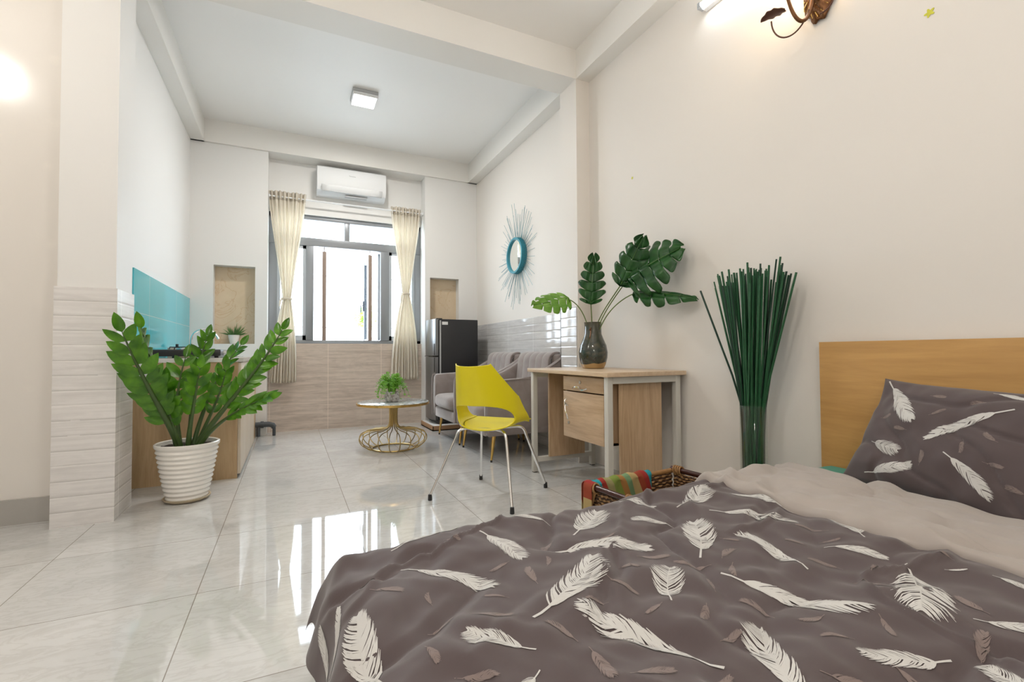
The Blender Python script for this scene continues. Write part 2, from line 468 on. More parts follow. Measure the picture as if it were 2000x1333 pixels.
def thing(name, label, cat, loc=(0, 0, 0), rz=0, group=None):
    o = bpy.data.objects.new(name, None); COL.objects.link(o); o.location = loc; o.rotation_euler = (0, 0, rz)
    o.empty_display_size = .1; o['label'] = label; o['category'] = cat
    if group: o['group'] = group
    return o
def tag(o, label, cat, group=None, kind=None):
    o['label'] = label; o['category'] = cat
    if group: o['group'] = group
    if kind: o['kind'] = kind
    return o
def struct(o, label, cat='wall'):
    o['kind'] = 'structure'; o['label'] = label; o['category'] = cat; return o
def lab(o, t): o['label'] = t; return o
def bez(p0, p1, p2, p3, n=16):
    p0, p1, p2, p3 = map(Vector, (p0, p1, p2, p3)); out = []
    for i in range(n+1):
        t = i/n; u = 1-t
        out.append(p0*u**3 + p1*3*u*u*t + p2*3*u*t*t + p3*t**3)
    return out

# ================================================================ SETTING
XR, XL, YB, YP, ZC, ZB = 2.21, -.94, 5.96, 5.76, 3.34, 3.10
YC0, YC1 = 3.18, 3.43          # the pair of columns and the beam between them
struct(MB().box((-2.3, -1.8, -.12), (2.4, 6.3, 0)).build('floor', 'floor'), 'glossy pale marble tile floor', 'floor')
struct(MB().box((-2.3, -1.8, ZC), (2.4, 6.3, ZC+.12)).build('ceiling', 'paint_ceiling'), 'smooth white ceiling', 'ceiling')
struct(MB().box((XR, -1.8, 0), (XR+.15, 6.3, ZC)).build('wall_right', 'paint_warm'), 'long cream wall on the right behind desk and bed')
struct(MB().box((XL-.15, 3.45, 0), (XL, 6.3, ZC)).build('wall_left', 'paint'), 'white wall above the kitchen counter')
struct(MB().box((-2.25, 3.35, 0), (XL-.15, 3.5, ZC)).build('wall_partition', 'wallpaper'), 'pearly cream wallpaper wall left of the tiled column')
struct(MB().box((-2.3, -1.8, 0), (-2.15, 3.5, ZC)).build('wall_side', 'paint_warm'), 'cream wall outside the frame on the left')
struct(MB().box((-2.3, -1.8, 0), (2.4, -1.65, ZC)).build('wall_near', 'paint_warm'), 'cream wall behind the viewer')
struct(MB().box((-2.15, 3.335, 0), (-1.094, 3.35, .13)).build('baseboard_left', 'skirting'), 'grey tile skirting under the wallpaper', 'baseboard')

AX0, AX1 = -.226, 1.52
NL = (-.728, -.345, .99, 1.82); NR = (1.584, 1.962, .99, 1.83); ND = .13
b = MB()
def pier(x0, x1, n):
    nx0, nx1, nz0, nz1 = n
    b.box((x0, YP, 0), (nx0, 6.25, ZC)); b.box((nx1, YP, 0), (x1, 6.25, ZC))
    b.box((nx0, YP, 0), (nx1, 6.25, nz0)); b.box((nx0, YP, nz1), (nx1, 6.25, ZC))
    b.box((nx0, YP+ND, nz0), (nx1, 6.25, nz1))
pier(XL, AX0, NL); pier(AX1, XR, NR)
b.box((AX0, YB, 2.51), (AX1, 6.12, ZC)); b.box((AX0, YB, 0), (AX1, 6.12, 1.0))
struct(b.build('wall_back', 'paint'), 'white end wall with window alcove and two niches')
struct(MB().box((AX0, YB-.012, 0), (AX1, YB, 1.0)).build('trim_1', 'tile_brown'), 'brown wood-grain tiles under the window', 'wall tiles')
for i, n in enumerate((NL, NR)):
    struct(MB().box((n[0], YP+ND-.01, n[2]), (n[1], YP+ND, n[3])).build('trim_%d' % (2+i), 'beige_marble'),
           ('beige marble slab in the niche above the sink', 'beige marble slab in the niche above the fridge')[i], 'niche slab')
# columns
def column(name, x0, x1, label):
    struct(MB().box((x0, YC0, 0), (x1, YC1+.03, ZC)).build(name, 'paint'), label, 'column')
column('wall_column_left', -1.085, -.845, 'white square column with pale tiled foot on the left')
struct(MB().box((XR-.125, YC0, 0), (XR, YC1, ZC)).build('wall_column_right', 'paint_warm'), 'shallow cream column on the right wall by the armchairs', 'column')
struct(MB().box((-1.095, YC0-.01, 0), (-.836, YC1+.04, 1.235)).build('trim_4', 'tile_column'), 'pale wood-grain tiles around the left column', 'wall tiles')
struct(MB().box((XR-.01, YC1+.008, 0), (XR, YP, 1.235)).build('trim_5', 'tile_right'), 'glossy grey tiles behind the armchairs', 'wall tiles')
struct(MB().box((XR-.133, YC0+.012, 0), (XR-.125, YC1+.008, 1.25)).box((XR-.133, YC1, 0), (XR-.01, YC1+.008, 1.25)).build('trim_6', 'tile_right'), 'glossy grey tiles on the side of the right column', 'wall tiles')
# beams
struct(MB().box((-2.15, YC0, ZB), (XR, YC1, ZC)).build('trim_7', 'paint_beam'), 'cream beam crossing the ceiling between the columns', 'beam')
struct(MB().box((XL, YP-.03, ZB), (XR, 5.96, ZC)).build('trim_8', 'paint_beam'), 'cream beam above the window alcove', 'beam')
struct(MB().box((XL, YC1, ZB), (-.82, YP, ZC)).build('trim_9', 'paint_beam'), 'cream beam along the kitchen wall', 'beam')
struct(MB().box((XR-.125, YC1, ZB), (XR, YP, ZC)).build('trim_10', 'paint_beam'), 'pale beam above the armchairs', 'beam')
struct(MB().box((XR-.125, -1.65, ZB), (XR, YC0, ZC)).build('trim_11', 'paint_beam'), 'cream beam above the bed and desk', 'beam')

# window
win = thing('window_1', 'grey aluminium window filling the alcove with open middle sash', 'window', (0, 0, 0)); win['kind'] = 'structure'
Y0, Y1 = 5.99, 6.05
f = MB()
for a, c in (((AX0-.01, Y0, 1.0), (-.14, Y1, 2.51)), ((1.445, Y0, 1.0), (AX1, Y1, 2.51)), ((AX0, Y0, 2.46), (AX1, Y1, 2.51)), ((AX0, Y0, 1.0), (AX1, Y1, 1.04)),
             ((AX0, Y0-.01, 2.15), (AX1, Y1, 2.245)), ((.59, Y0, 2.24), (.65, Y1, 2.46))): f.box(a, c, bev=.004)
f.build('window_frame', 'alu', win)
mu = MB(); mu.box((.165, Y0-.015, 1.04), (.245, Y1, 2.15), bev=.004).box((1.015, Y0-.015, 1.04), (1.12, Y1, 2.15), bev=.004)
mu.build('mullion', 'alu', win)
def sash(x0, x1, z0, z1, nm='fixed_sash'):
    m = MB(); w_ = .035
    m.box((x0, Y0+.012, z0), (x0+w_, Y1-.01, z1)).box((x1-w_, Y0+.012, z0), (x1, Y1-.01, z1)).box((x0, Y0+.012, z0), (x1, Y1-.01, z0+w_+.02)).box((x0, Y0+.012, z1-w_), (x1, Y1-.01, z1))
    s_ = m.build(nm, 'alu_light', win)
    MB().box((x0+w_, 6.018, z0+w_), (x1-w_, 6.023, z1-w_)).build('pane', 'pane', s_)
    return s_
sash(-.14, .165, 1.04, 2.15); sash(1.12, 1.445, 1.04, 2.15)
for x0, x1 in ((-.14, .59), (.65, 1.445)):
    MB().box((x0, 6.018, 2.24), (x1, 6.023, 2.46)).build('pane', 'pane', win)
# right sash swung outward
sw = bpy.data.objects.new('open_sash', None); COL.objects.link(sw); sw.parent = win; sw.location = (1.012, 6.052, 1.045); sw.rotation_euler = (0, 0, math.radians(95.5))
m = MB(); W_, H_ = .75, 1.09
MB().box((W_-.045, -.018, 0), (W_, .018, H_)).build('outer_stile', 'alu_dark', sw)
m.box((0, -.018, 0), (.03, .018, H_)).box((0, -.012, 0), (W_-.045, .012, .03)).box((0, -.012, H_-.03), (W_-.045, .012, H_))
m.build('sash_frame', 'alu_light', sw)
MB().box((.03, -.003, .03), (W_-.05, .003, H_-.03)).build('pane', 'pane', sw)
MB().box((W_-.035, .02, .42), (W_-.015, .035, .56)).tube([(W_-.025, .03, .5), (W_-.025, .06, .5), (W_-.025, .06, .40)], .008).build('sash_handle', 'alu_dark', sw)
for x in (.365, .893):
    m = MB().box((x-.022, 6.0, 1.04), (x+.022, 6.035, 2.10), bev=.003).tube([(x, 6.017, 2.10), (x, 6.017, 2.165)], .005)
    lab(m.build('window_post', 'brown_wood_bar', win), 'brown upright post in the open middle light')

# outside: balcony ledge, grille, wall and a tree
o = tag(MB().box((-2.5, 6.3, -.3), (4.5, 8.0, -.05)).build('balcony_slab', 'concrete'), 'pale balcony slab beyond the window', 'balcony')
gr = MB()
for i in range(22):
    x = -.9 + i*.15; gr.tube([(x, 7.3, -.05), (x, 7.3, 2.4)], .007, 6)
for z in (.05, 1.25, 2.0, 2.4): gr.box((-1, 7.285, z), (2.4, 7.315, z+.022))
tag(gr.build('window_grille', 'outdoor_white'), 'thin white steel grille seen faintly beyond the open window', 'grille')
tr = thing('tree', 'bright green tree washed out beyond the open window', 'tree', (1.35, 9.2, -.3))
MB().tube([(0, 0, 0), (.05, .02, 1.0), (0, 0, 1.7), (-.1, .05, 2.0)], [.06, .05, .035, .01], 8).build('trunk', 'bark', tr)
lf = MB(); rnd = random.Random(3)
for i in range(170):
    d = Vector((rnd.gauss(0, 1), rnd.gauss(0, 1), rnd.gauss(0, 1))).normalized()*rnd.uniform(.10, .30)
    c = Vector((0, 0, 1.85)) + Vector((d.x, d.y, d.z*.8)); a = Vector((rnd.uniform(-1, 1), rnd.uniform(-1, 1), rnd.uniform(-1, 1))).normalized(); bb = a.orthogonal().normalized()
    lf.add([c-a*.07, c+bb*.03, c+a*.07, c-bb*.03], [(0, 1, 2, 3)])
lf.build('foliage', 'tree_leaf', tr)

# ================================================================ CURTAINS
def curtain(label, cx, w_top, z_top, tie_z, cx_tie, cx_bot, w_bot, z_bot, ph, group=None):
    root = thing('curtain', label, 'curtain', (cx, 5.845, z_bot))
    z_top -= z_bot; tie_z -= z_bot; cx_tie -= cx; cx_bot -= cx; H_ = z_top
    def prm(z):
        if z > tie_z:
            t = (z-tie_z)/(z_top-tie_z); e = t**.8; s_ = t*t*(3-2*t)
            wv = .085 + (w_top-.085)*(.55*e+.45*s_); c = cx_tie*(1-e)
        else:
            t = (tie_z-z)/tie_z; e = 1-(1-t)**1.9
            wv = .085 + (w_bot-.085)*e; c = cx_tie + (cx_bot-cx_tie)*t
        return wv, c
    def fn(u, v):
        z = H_*(1-v); wv, c = prm(z); n = 9
        k = wv/w_top
        x = c + wv*(u-.5) + .004*math.sin(u*31+ph)
        amp = .028 if z < tie_z else .022
        amp = amp*(.35+.65*k)
        y = amp*math.sin(2*PI*n*u + ph + .6*math.sin(z*2)) + .012*math.sin(2*PI*2.3*u+z*3)
        y += .02*math.cos(PI*(u-.5))*(1-k)*-1
        if v > .985: z += .004*math.sin(u*40)
        return (x, y, z)
    MB().grid(fn, 150, 70).build('drape', 'curtain', root, solid=.002)
    hd = MB().grid(lambda u, v: (lambda p: (p[0], p[1]-.004, p[2]+.006))(fn(u, v*.045)), 150, 3)
    hd.build('header_tape', 'curtain', root, solid=.002)
    tb = MB()
    tb.tube([(cx_tie+.047*math.cos(a), .0+.034*math.sin(a), tie_z+.004*math.sin(3*a)) for a in [2*PI*i/28 for i in range(28)]], .013, 8, closed=True)
    tb.tube([(cx_tie-.04, -.03, tie_z), (cx_tie-.065, -.04, tie_z-.03), (cx_tie-.07, -.035, tie_z-.09)], [.008, .012, .006], 6)
    tb.build('tieback', 'curtain', root)
    return root
curtain('cream curtain tied back at the left of the window', -.035, .385, 2.70, 1.50, -.036, -.07, .27, .56, .3)
curtain('cream curtain tied back at the right of the window beside the fridge', 1.30, .38, 2.69, 1.62, 1.300, 1.29, .345, .56, 1.7)
rod = thing('curtain_rod', 'thin white rod carrying both curtains across the alcove', 'curtain rod', (0, 5.845, 2.645))
MB().tube([(AX0+.002, 0, 0), (AX1-.002, 0, 0)], .009, 12).build('pole', 'white_plastic', rod)
for x in (AX0+.003, AX1-.015): MB().tube([(x, 0, 0), (x+.012, 0, 0)], .02, 16).build('bracket', 'white_plastic', rod)

# ================================================================ AIR CONDITIONER
ac = thing('air_conditioner', 'white wall-mounted air conditioner above the window', 'air conditioner', (.655, YB-.001, 2.735))
W = .385
def ac_prof(x0, x1):
    pr = [(0, 0), (0, .30), (-.02, .315), (-.17, .315), (-.197, .295), (-.203, .20), (-.20, .09), (-.175, .035), (-.10, 0)]
    n = len(pr); vs = [(x0, y, z) for y, z in pr] + [(x1, y, z) for y, z in pr]
    fs = [list(range(n)), list(range(2*n-1, n-1, -1))] + [(i, i+n, (i+1) % n+n, (i+1) % n) for i in range(n)]
    return vs, fs
m = MB(); vs, fs = ac_prof(-W, W); m.add(vs, fs, 0, True); m.build('housing', 'white_plastic', ac)
m = MB(); m.grid(lambda u, v: (-W+.045+(2*W-.09)*u, -.206+.03*v**2, .095-.075*v), 8, 8); lab(m.build('air_flap', 'white_plastic', ac, solid=.004), 'white louvre flap')
MB().box((-W+.05, -.192, .024), (W-.05, -.178, .029)).build('flap_gap', 'white_plastic_shadow', ac)
MB().box((-.08, -.165, -.008), (.17, -.11, .001)).build('drain_grille', 'white_plastic_shadow', ac)
def text_mesh(name, s, size, mat, parent, M4):
    cu = bpy.data.curves.new(name, 'FONT'); cu.body = s; cu.size = size; cu.extrude = .0004; cu.align_x = 'CENTER'
    o = bpy.data.objects.new(name, cu); COL.objects.link(o); dg = bpy.context.evaluated_depsgraph_get()
    me = bpy.data.meshes.new_from_object(o.evaluated_get(dg)); bpy.data.objects.remove(o)
    me.materials.append(M[mat]); me.transform(M4)
    q = bpy.data.objects.new(name, me); COL.objects.link(q); q.parent = parent; return q
lg = MB(); lg.box((-.03, -.2045, .222), (.035, -.2, .2265)); lg.tube([(-.040, -.2035, .228), (-.034, -.2035, .235), (-.03, -.2035, .226)], .0022, 6)
lab(lg.build('logo', 'white_plastic_shadow', ac), 'small grey logo mark')

# ================================================================ CEILING LAMPS (lit; the pendants are added out of view)
def square_lamp(label, x, y, group=None, power=None):
    r_ = thing('ceiling_lamp', label, 'lamp', (x, y, ZC), 0, group)
    MB().box((-.115, -.115, -.028), (.115, .115, -.0005), bev=.004).build('housing', 'white_plastic_shadow', r_)
    m = MB().box((-.112, -.112, -.058), (.112, .112, -.028), bev=.006)
    m.build('rim', 'white_plastic', r_)
    MB().box((-.1, -.1, -.062), (.1, .1, -.0582)).build('diffuser', 'lamp_glow', r_)
    area_light('ceiling_lamp_light', (x, y, ZC-.067), (0, 0, 0), .19, .19, power or LAMP_W, (1, .965, .91))
    return r_
square_lamp('small square lit surface lamp on the ceiling beyond the beam', .625, 4.60)
def added_globe_lamp(label, x, y, z, power):  # unseen pendants added to brighten the near half of the room
    r_ = thing('added_pendant_lamp', label, 'lamp', (x, y, z))
    MB().tube([(0, 0, ZC-z-.001), (0, 0, .10)], .003, 6).build('cord', 'white_plastic', r_)
    MB().lathe([(.045, ZC-z-.03), (.05, ZC-z-.0005)], 20).build('ceiling_rose', 'white_plastic', r_)
    MB().lathe([(.022, .095), (.03, .06), (.03, .12), (.012, .125)], 16).build('socket', 'white_plastic', r_)
    g = MB().lathe([(max(.001, .085*math.sin(PI*i/16)), -.085*math.cos(PI*i/16)) for i in range(17)], 28).build('globe', 'lamp_glow', r_)
    l = bpy.data.lights.new('added_pendant_light', 'POINT'); l.energy = power; l.color = (1, .955, .89); l.shadow_soft_size = .10
    o = bpy.data.objects.new('added_pendant_light', l); COL.objects.link(o); o.location = (x, y, z)
    g.visible_shadow = True
    return r_
added_globe_lamp('added round pendant lamp out of view at the left, placed for the wallpaper glare and fill light', -1.96, 1.97, 2.95, ADDED_GLOBE_W)
added_globe_lamp('added round pendant lamp out of view over the foot of the bed, for fill light', .35, .8, 2.4, ADDED_GLOBE_W)
added_globe_lamp('added round pendant lamp hung low behind the viewer, for fill light', -.2, -.9, 1.9, ADDED_GLOBE_W*1.4)

# fluorescent tube on the right wall
tb = thing('fluorescent_tube', 'lit white fluorescent tube high on the right wall', 'lamp', (XR, 1.37, 2.90))
MB().box((-.035, -.60, -.02), (-.0, .60, .02), bev=.004).build('batten', 'white_plastic', tb)
MB().tube([(-.058, -.585, -.005), (-.058, .585, -.005)], .014, 14).build('glass_tube', 'tube_glow', tb)
for s_ in (-1, 1):
    lab(MB().tube([(-.058, s_*.585, -.005), (-.058, s_*.605, -.005)], .0165, 14).box((-.07, s_*.60-.008, -.022), (-.03, s_*.60+.008, .014)).build('end_cap', 'alu_light', tb), 'grey end cap')
area_light('tube_light', (XR-.085, 1.37, 2.90), (0, math.radians(90), 0), .03, 1.15, TUBE_W, (.93, .97, 1))

# ================================================================ SCONCE
sc = thing('wall_sconce', 'bronze leaf-shaped wall lamp with a lit warm bulb, right wall', 'lamp', (XR, 1.32, 2.55))
def plate(u, v):
    a = 2*PI*u; r_ = v
    wob = 1+.05*math.sin(9*a)*v
    return (-.012-.035*(1-r_*r_)+.004*math.sin(14*a+20*v), .075*r_*math.cos(a)*wob, .15*r_*math.sin(a)*wob)
MB().grid(plate, 48, 12).build('back_plate', 'bronze', sc, solid=.004)
vn = MB()
for k in range(9):
    a = k*PI/9-.2
    vn.tube([(-.05+.03*abs(t), .07*t*math.cos(a)+.012*math.sin(6*t), .13*t*math.sin(a)) for t in [i/5-1 for i in range(11)]], .0035, 6)
vn.build('vein_ornament', 'gold', sc)
arm = bez((-.05, .0, .02), (-.08, -.01, -.22), (-.16, .02, -.24), (-.17, .05, -.03), 20)
MB().tube(arm, [.010-.003*i/20 for i in range(21)], 10).build('arm', 'bronze', sc)
wr = MB().tube(bez((-.09, .0, -.12), (-.12, .03, -.26), (-.20, .10, -.26), (-.20, .105, -.14), 18), .0035, 8)
wr.tube(bez((-.04, -.06, .06), (-.05, -.11, -.05), (-.05, -.10, -.16), (-.06, -.03, -.15), 18), .0035, 8)
wr.build('tendril', 'bronze_dark', sc)
def bronze_leaf(base, tip, nrm, wd, name, par):
    base, tip, nrm = Vector(base), Vector(tip), Vector(nrm).normalized(); ax = tip-base; L = ax.length; ax.normalize(); sd = ax.cross(nrm).normalized(); nrm = sd.cross(ax)
    def fn(u, v):
        s_ = (v-.5)*2; wv = wd*(math.sin(PI*min(1, u*.93+.05))**.7)*(1+.12*math.sin(u*22))
        return base + ax*(L*u) + sd*(wv*s_) + nrm*(.25*wd*s_*s_ + .08*L*math.sin(PI*u))
    return MB().grid(fn, 20, 10).build(name, 'bronze_dark', par, solid=.002)
bronze_leaf((-.185, .045, -.125), (-.205, .155, -.115), (.1, .1, 1), .030, 'leaf', sc)
for k in range(5):
    a = 2*PI*k/5
    bronze_leaf((-.17, .05, -.035), (-.17+.045*math.cos(a), .05+.045*math.sin(a), .04), (math.cos(a), math.sin(a), 0), .02, 'petal', sc)
MB().lathe([(.001, -.03), (.018, -.025), (.032, .0), (.036, .03), (.030, .06), (.014, .085), (.001, .09)], 20, c=(-.17, .05, .005)).build('bulb', 'bulb_glow', sc)
l = bpy.data.lights.new('sconce_light', 'POINT'); l.energy = 1.3; l.color = (1, .66, .34); l.shadow_soft_size = .035
o = bpy.data.objects.new('sconce_light', l); COL.objects.link(o); o.location = (XR-.175, 1.40, 2.67)

# stickers
def sticker(label, y, z, r_):
    m = MB(); vs = []; n = 40
    for i in range(n):
        a = 2*PI*i/n; q = r_*(.75+.25*math.cos(5*a)); vs.append((-.0015, q*math.cos(a), q*math.sin(a)))
    m.add([(0, p[1], p[2]) for p in vs]+vs, [list(range(n, 2*n))]+[(i, (i+1) % n, n+(i+1) % n, n+i) for i in range(n)], 0, False)
    o = m.build('wall_sticker', 'sticker', loc=(XR-.0005, y, z)); tag(o, label, 'sticker'); return o
sticker('yellow-green flower sticker high on the right wall near the bronze lamp', .918, 2.175, .018)
sticker('tiny green sticker on the right wall above the desk plant', 2.652, 2.127, .011)

# ================================================================ KITCHEN
CX0, CX1, CY0, CY1, CZ = XL+.004, -.315, 3.88, 5.28, .825
cab = thing('kitchen_base_cabinet', 'tan wooden base cabinet with pale doors behind the large potted plant', 'cabinet', (0, 0, 0))
m = MB().box((CX0, CY0, .0), (CX1-.038, CY0+.018, CZ)).box((CX0, CY1-.018, 0), (CX1-.02, CY1, CZ)).box((CX0, CY0+.018, .06), (CX1-.02, CY1-.018, .08)).box((CX0, CY0+.018, CZ-.02), (CX1-.02, CY1-.018, CZ))
m.box((CX0, CY0+.018, .08), (CX0+.01, CY1-.018, CZ-.02))
m.build('carcass', 'cab_wood', cab)
MB().box((CX1-.038, CY0-.001, .0), (CX1-.02, CY0+.02, CZ)).build('corner_post', 'cab_wood', cab)
for i in range(3):
    y0 = CY0+.004+i*(CY1-CY0)/3; y1 = y0+(CY1-CY0)/3-.006
    d = MB().box((CX1-.02, y0, .03), (CX1, y1, CZ-.004), bev=.002).build('cabinet_door', 'cab_front', cab)
    MB().tube([(CX1, y1-.04, .62), (CX1+.02, y1-.04, .62), (CX1+.02, y1-.04, .72), (CX1, y1-.04, .72)], .004, 8).build('handle', 'steel', d)
ct = thing('countertop', 'white stone kitchen countertop on the wooden base cabinet', 'countertop', (0, 0, CZ))
# worktop with a cut for the sink
SX0, SX1, SY0, SY1 = -.86, -.42, 4.78, 5.18
m = MB(); z0, z1 = 0.0005, .03
m.box((XL+.002, CY0-.008, z0), (SX0, YP-.002, z1)).box((SX1, CY0-.008, z0), (CX1+.012, YP-.002, z1)).box((SX0, CY0-.008, z0), (SX1, SY0, z1)).box((SX0, SY1, z0), (SX1, YP-.002, z1))
m.build('slab', 'counter', ct)
m = MB().box((SX0-.015, SY0-.015, z1), (SX1+.015, SY0+.01, z1+.006)).box((SX0-.015, SY1-.01, z1), (SX1+.015, SY1+.015, z1+.006)).box((SX0-.015, SY0, z1), (SX0+.01, SY1, z1+.006)).box((SX1-.01, SY0, z1), (SX1+.015, SY1, z1+.006))
m.box((SX0, SY0, .001), (SX0+.004, SY1, z1)).box((SX1-.004, SY0, .001), (SX1, SY1, z1)).box((SX0, SY0, .001), (SX1, SY0+.004, z1)).box((SX0, SY1-.004, .001), (SX1, SY1, z1)).box((SX0, SY0, .001), (SX1, SY1, .004))
sink = m.build('sink_bowl', 'steel', ct)
# support leg of the counter at the far end
sp = MB().box((XL+.004, 5.30, 0), (-.33, YP-.004, CZ)).build('counter_support', 'cab_wood', None); tag(sp, 'narrow wooden support panel closing the counter end by the alcove', 'panel')
bs = MB().box((XL+.0005, 3.85, CZ+.031), (XL+.0085, YP-.004, 1.455)).build('backsplash', 'teal'); tag(bs, 'turquoise glass tile backsplash behind the counter', 'backsplash')
fa = thing('kitchen_faucet', 'chrome swan-neck faucet over the kitchen sink', 'faucet', (-.83, 5.23, CZ+.03))
MB().lathe([(.028, .001), (.028, .02), (.016, .03), (.016, .08)], 20).build('base', 'chrome', fa)
MB().tube([(0, 0, .05), (0, 0, .16)] + bez((0, 0, .16), (.0, 0, .27), (.17, 0, .31), (.215, 0, .17), 18), .0095, 12).build('spout', 'chrome', fa)
MB().tube([(0, 0, .075), (-.0, -.05, .09), (0, -.085, .10)], .006, 10).build('lever', 'chrome', fa)
st = thing('gas_stove', 'low black gas stove on the countertop in front of turquoise tiles', 'stove', (-.66, 4.28, CZ+.03))
MB().box((-.21, -.33, .012), (.21, .33, .06), bev=.008).build('body', 'black_plastic', st)
for x in (-.18, .18):
    for y in (-.29, .29): MB().lathe([(.014, .0), (.014, .013)], 12, c=(x, y, 0)).build('foot', 'black_plastic', st)
for y in (-.16, .16):
    m = MB().lathe([(.055, .060), (.055, .068), (.03, .076), (.001, .077)], 24, c=(-.03, y, 0))
    m.build('burner', 'steel', st)
    g = MB().tube([(-.03+.075*math.cos(2*PI*k/24), y+.075*math.sin(2*PI*k/24), .078) for k in range(24)], .004, 6, closed=True)
    for k in range(4):
        a = PI/4+k*PI/2; g.tube([(-.03+.05*math.cos(a), y+.05*math.sin(a), .078), (-.03+.11*math.cos(a), y+.11*math.sin(a), .078), (-.03+.115*math.cos(a), y+.115*math.sin(a), .062)], .004, 6)
    g.build('pan_support', 'black_plastic', st)
    kn = MB().tube([(.21, y, .036), (.232, y, .036)], .02, 20).box((.23, y-.004, .02), (.24, y+.004, .052)); kn.build('knob', 'steel', st)
cb = thing('caddy_box', 'small beige box at the corner behind the stove', 'box', (-.83, 4.80-.08, CZ+.03))
MB().box((-.075, -.045, .0005), (.075, .045, .075), bev=.004).build('body', 'beige_marble', cb)
MB().box((-.076, -.046, .075), (.076, .046, .082), bev=.002).build('lid', 'counter', cb)
for nm, x, y, h_, lb in (('spice_jar', -.70, 4.735, .055, 'short black-capped jar right of the small beige box'), ('soap_bottle', -.88, 4.90, .115, 'slim black-capped bottle behind the small beige box')):
    q = thing(nm, lb, 'jar', (x, y, CZ+.03))
    MB().lathe([(.016, .0005), (.018, .004), (.018, h_*.7), (.010, h_*.78)], 18).build('body', 'counter', q)
    MB().lathe([(.011, h_*.78), (.011, h_), (.001, h_+.001)], 18).build('cap', 'black_plastic', q)
# socket strip on cabinet end panel
so = thing('power_socket', 'white double power socket on the end panel of the kitchen cabinet', 'socket', (-.868, CY0, .755))
MB().box((-.05, -.022, -.065), (.055, -.001, .065), bev=.004).build('box', 'white_plastic', so)
for z in (-.03, .03):
    for x in (-.014, .014): lab(MB().tube([(x, -.0235, z), (x, -.0215, z)], .005, 10).build('socket_hole', 'black_plastic', so), 'dark round hole')
MB().tube(bez((-.06+.05, -.01, -.065), (-.0, -.012, -.10), (-.06, -.008, -.12), (-.065, -.006, -.16), 12), .003, 6).build('cable', 'black_plastic', so)
pp = thing('drain_pipe', 'dark grey drain pipe elbow on the floor by the counter end', 'pipe', (-.30, 5.715, 0))
MB().tube([(-.03, 0, .125), (.10, 0, .125), (.135, 0, .115), (.15, 0, .09)], .028, 14).tube([(.02, 0, .125), (.05, 0, .125)], .036, 14).build('elbow', 'pipe', pp)
MB().tube([(.15, 0, .1), (.15, 0, .002)], .016, 12).build('leg', 'pipe', pp)
MB().tube([(.0, 0, .12), (.0, 0, .002)], .018, 12).build('leg', 'pipe', pp)

# niche plant
nz = NL[2]
np_ = thing('potted_succulent', 'small spiky succulent in a white pot in the marble niche', 'plant', (-.543, YP+.058, nz+.001))
MB().lathe([(.032, 0), (.038, .004), (.055, .085), (.056, .095), (.050, .095), (.045, .082), (.001, .080)], 24).build('pot', 'pot_white', np_)
m = MB(); rnd = random.Random(5)
for i in range(44):
    a = rnd.uniform(0, 2*PI); t = rnd.uniform(.15, 1.15); L = rnd.uniform(.09, .155); b0 = Vector((.02*math.cos(a), .02*math.sin(a), .082))
    d = Vector((math.cos(a)*math.sin(t), math.sin(a)*math.sin(t)*.55, math.cos(t)))
    pts = [b0 + d*(L*k/5) + Vector((0, 0, -.02*(k/5)**2*t)) for k in range(6)]
    m.tube(pts, [.006, .0062, .0055, .0042, .0025, .0004], 5)
m.build('foliage', 'succulent', np_)

# ================================================================ ZZ PLANT
zz = thing('potted_zz_plant', 'large glossy zz plant in a ribbed white pot on the floor', 'plant', (-.56, 3.45, 0))
prof = [(.08, .012), (.10, .016)]
for i in range(96):
    t = i/95; z = .016+.305*t; r_ = .103+.057*t**.8 + .0045*math.sin(t*2*PI*11)
    prof.append((r_, z))
prof += [(.163, .325), (.168, .333), (.168, .346), (.162, .350), (.153, .346), (.150, .32), (.001, .315)]
MB().lathe(prof, 56).build('pot', 'pot_white', zz)
MB().lathe([(.08, .001), (.095, .0), (.118, .012), (.124, .022), (.117, .023), (.1, .0125), (.001, .0115)], 48).build('saucer', 'saucer', zz)
MB().grid(lambda u, v: (.149*v*math.cos(2*PI*u), .149*v*math.sin(2*PI*u), .322+.012*noise.noise(Vector((v*math.cos(2*PI*u)*5, v*math.sin(2*PI*u)*5, 0)))), 40, 10).build('soil', 'soil', zz)
CAMV = Vector((.56, -3.45, .45)).normalized()       # towards the open room, where leaves turn for light
def zz_leaf(m, base, d, nrm, L, W_):
    d = d.normalized(); sd = d.cross(nrm).normalized(); n2 = sd.cross(d)
    rows = 7; vs = []; fs = []
    for i in range(rows+1):
        t = i/rows; wv = W_*.5*(math.sin(PI*t**.8)**.75 if 0 < t < 1 else .02)
        c = base + d*(L*t) + n2*(-.10*L*t*t)
        for s_ in (-1, -.5, 0, .5, 1): vs.append(c + sd*(wv*s_) + n2*(.22*wv*abs(s_)))
    for i in range(rows):
        for k in range(4): a = i*5+k; fs.append((a, a+1, a+6, a+5))
    m.add(vs, fs, 0, True)
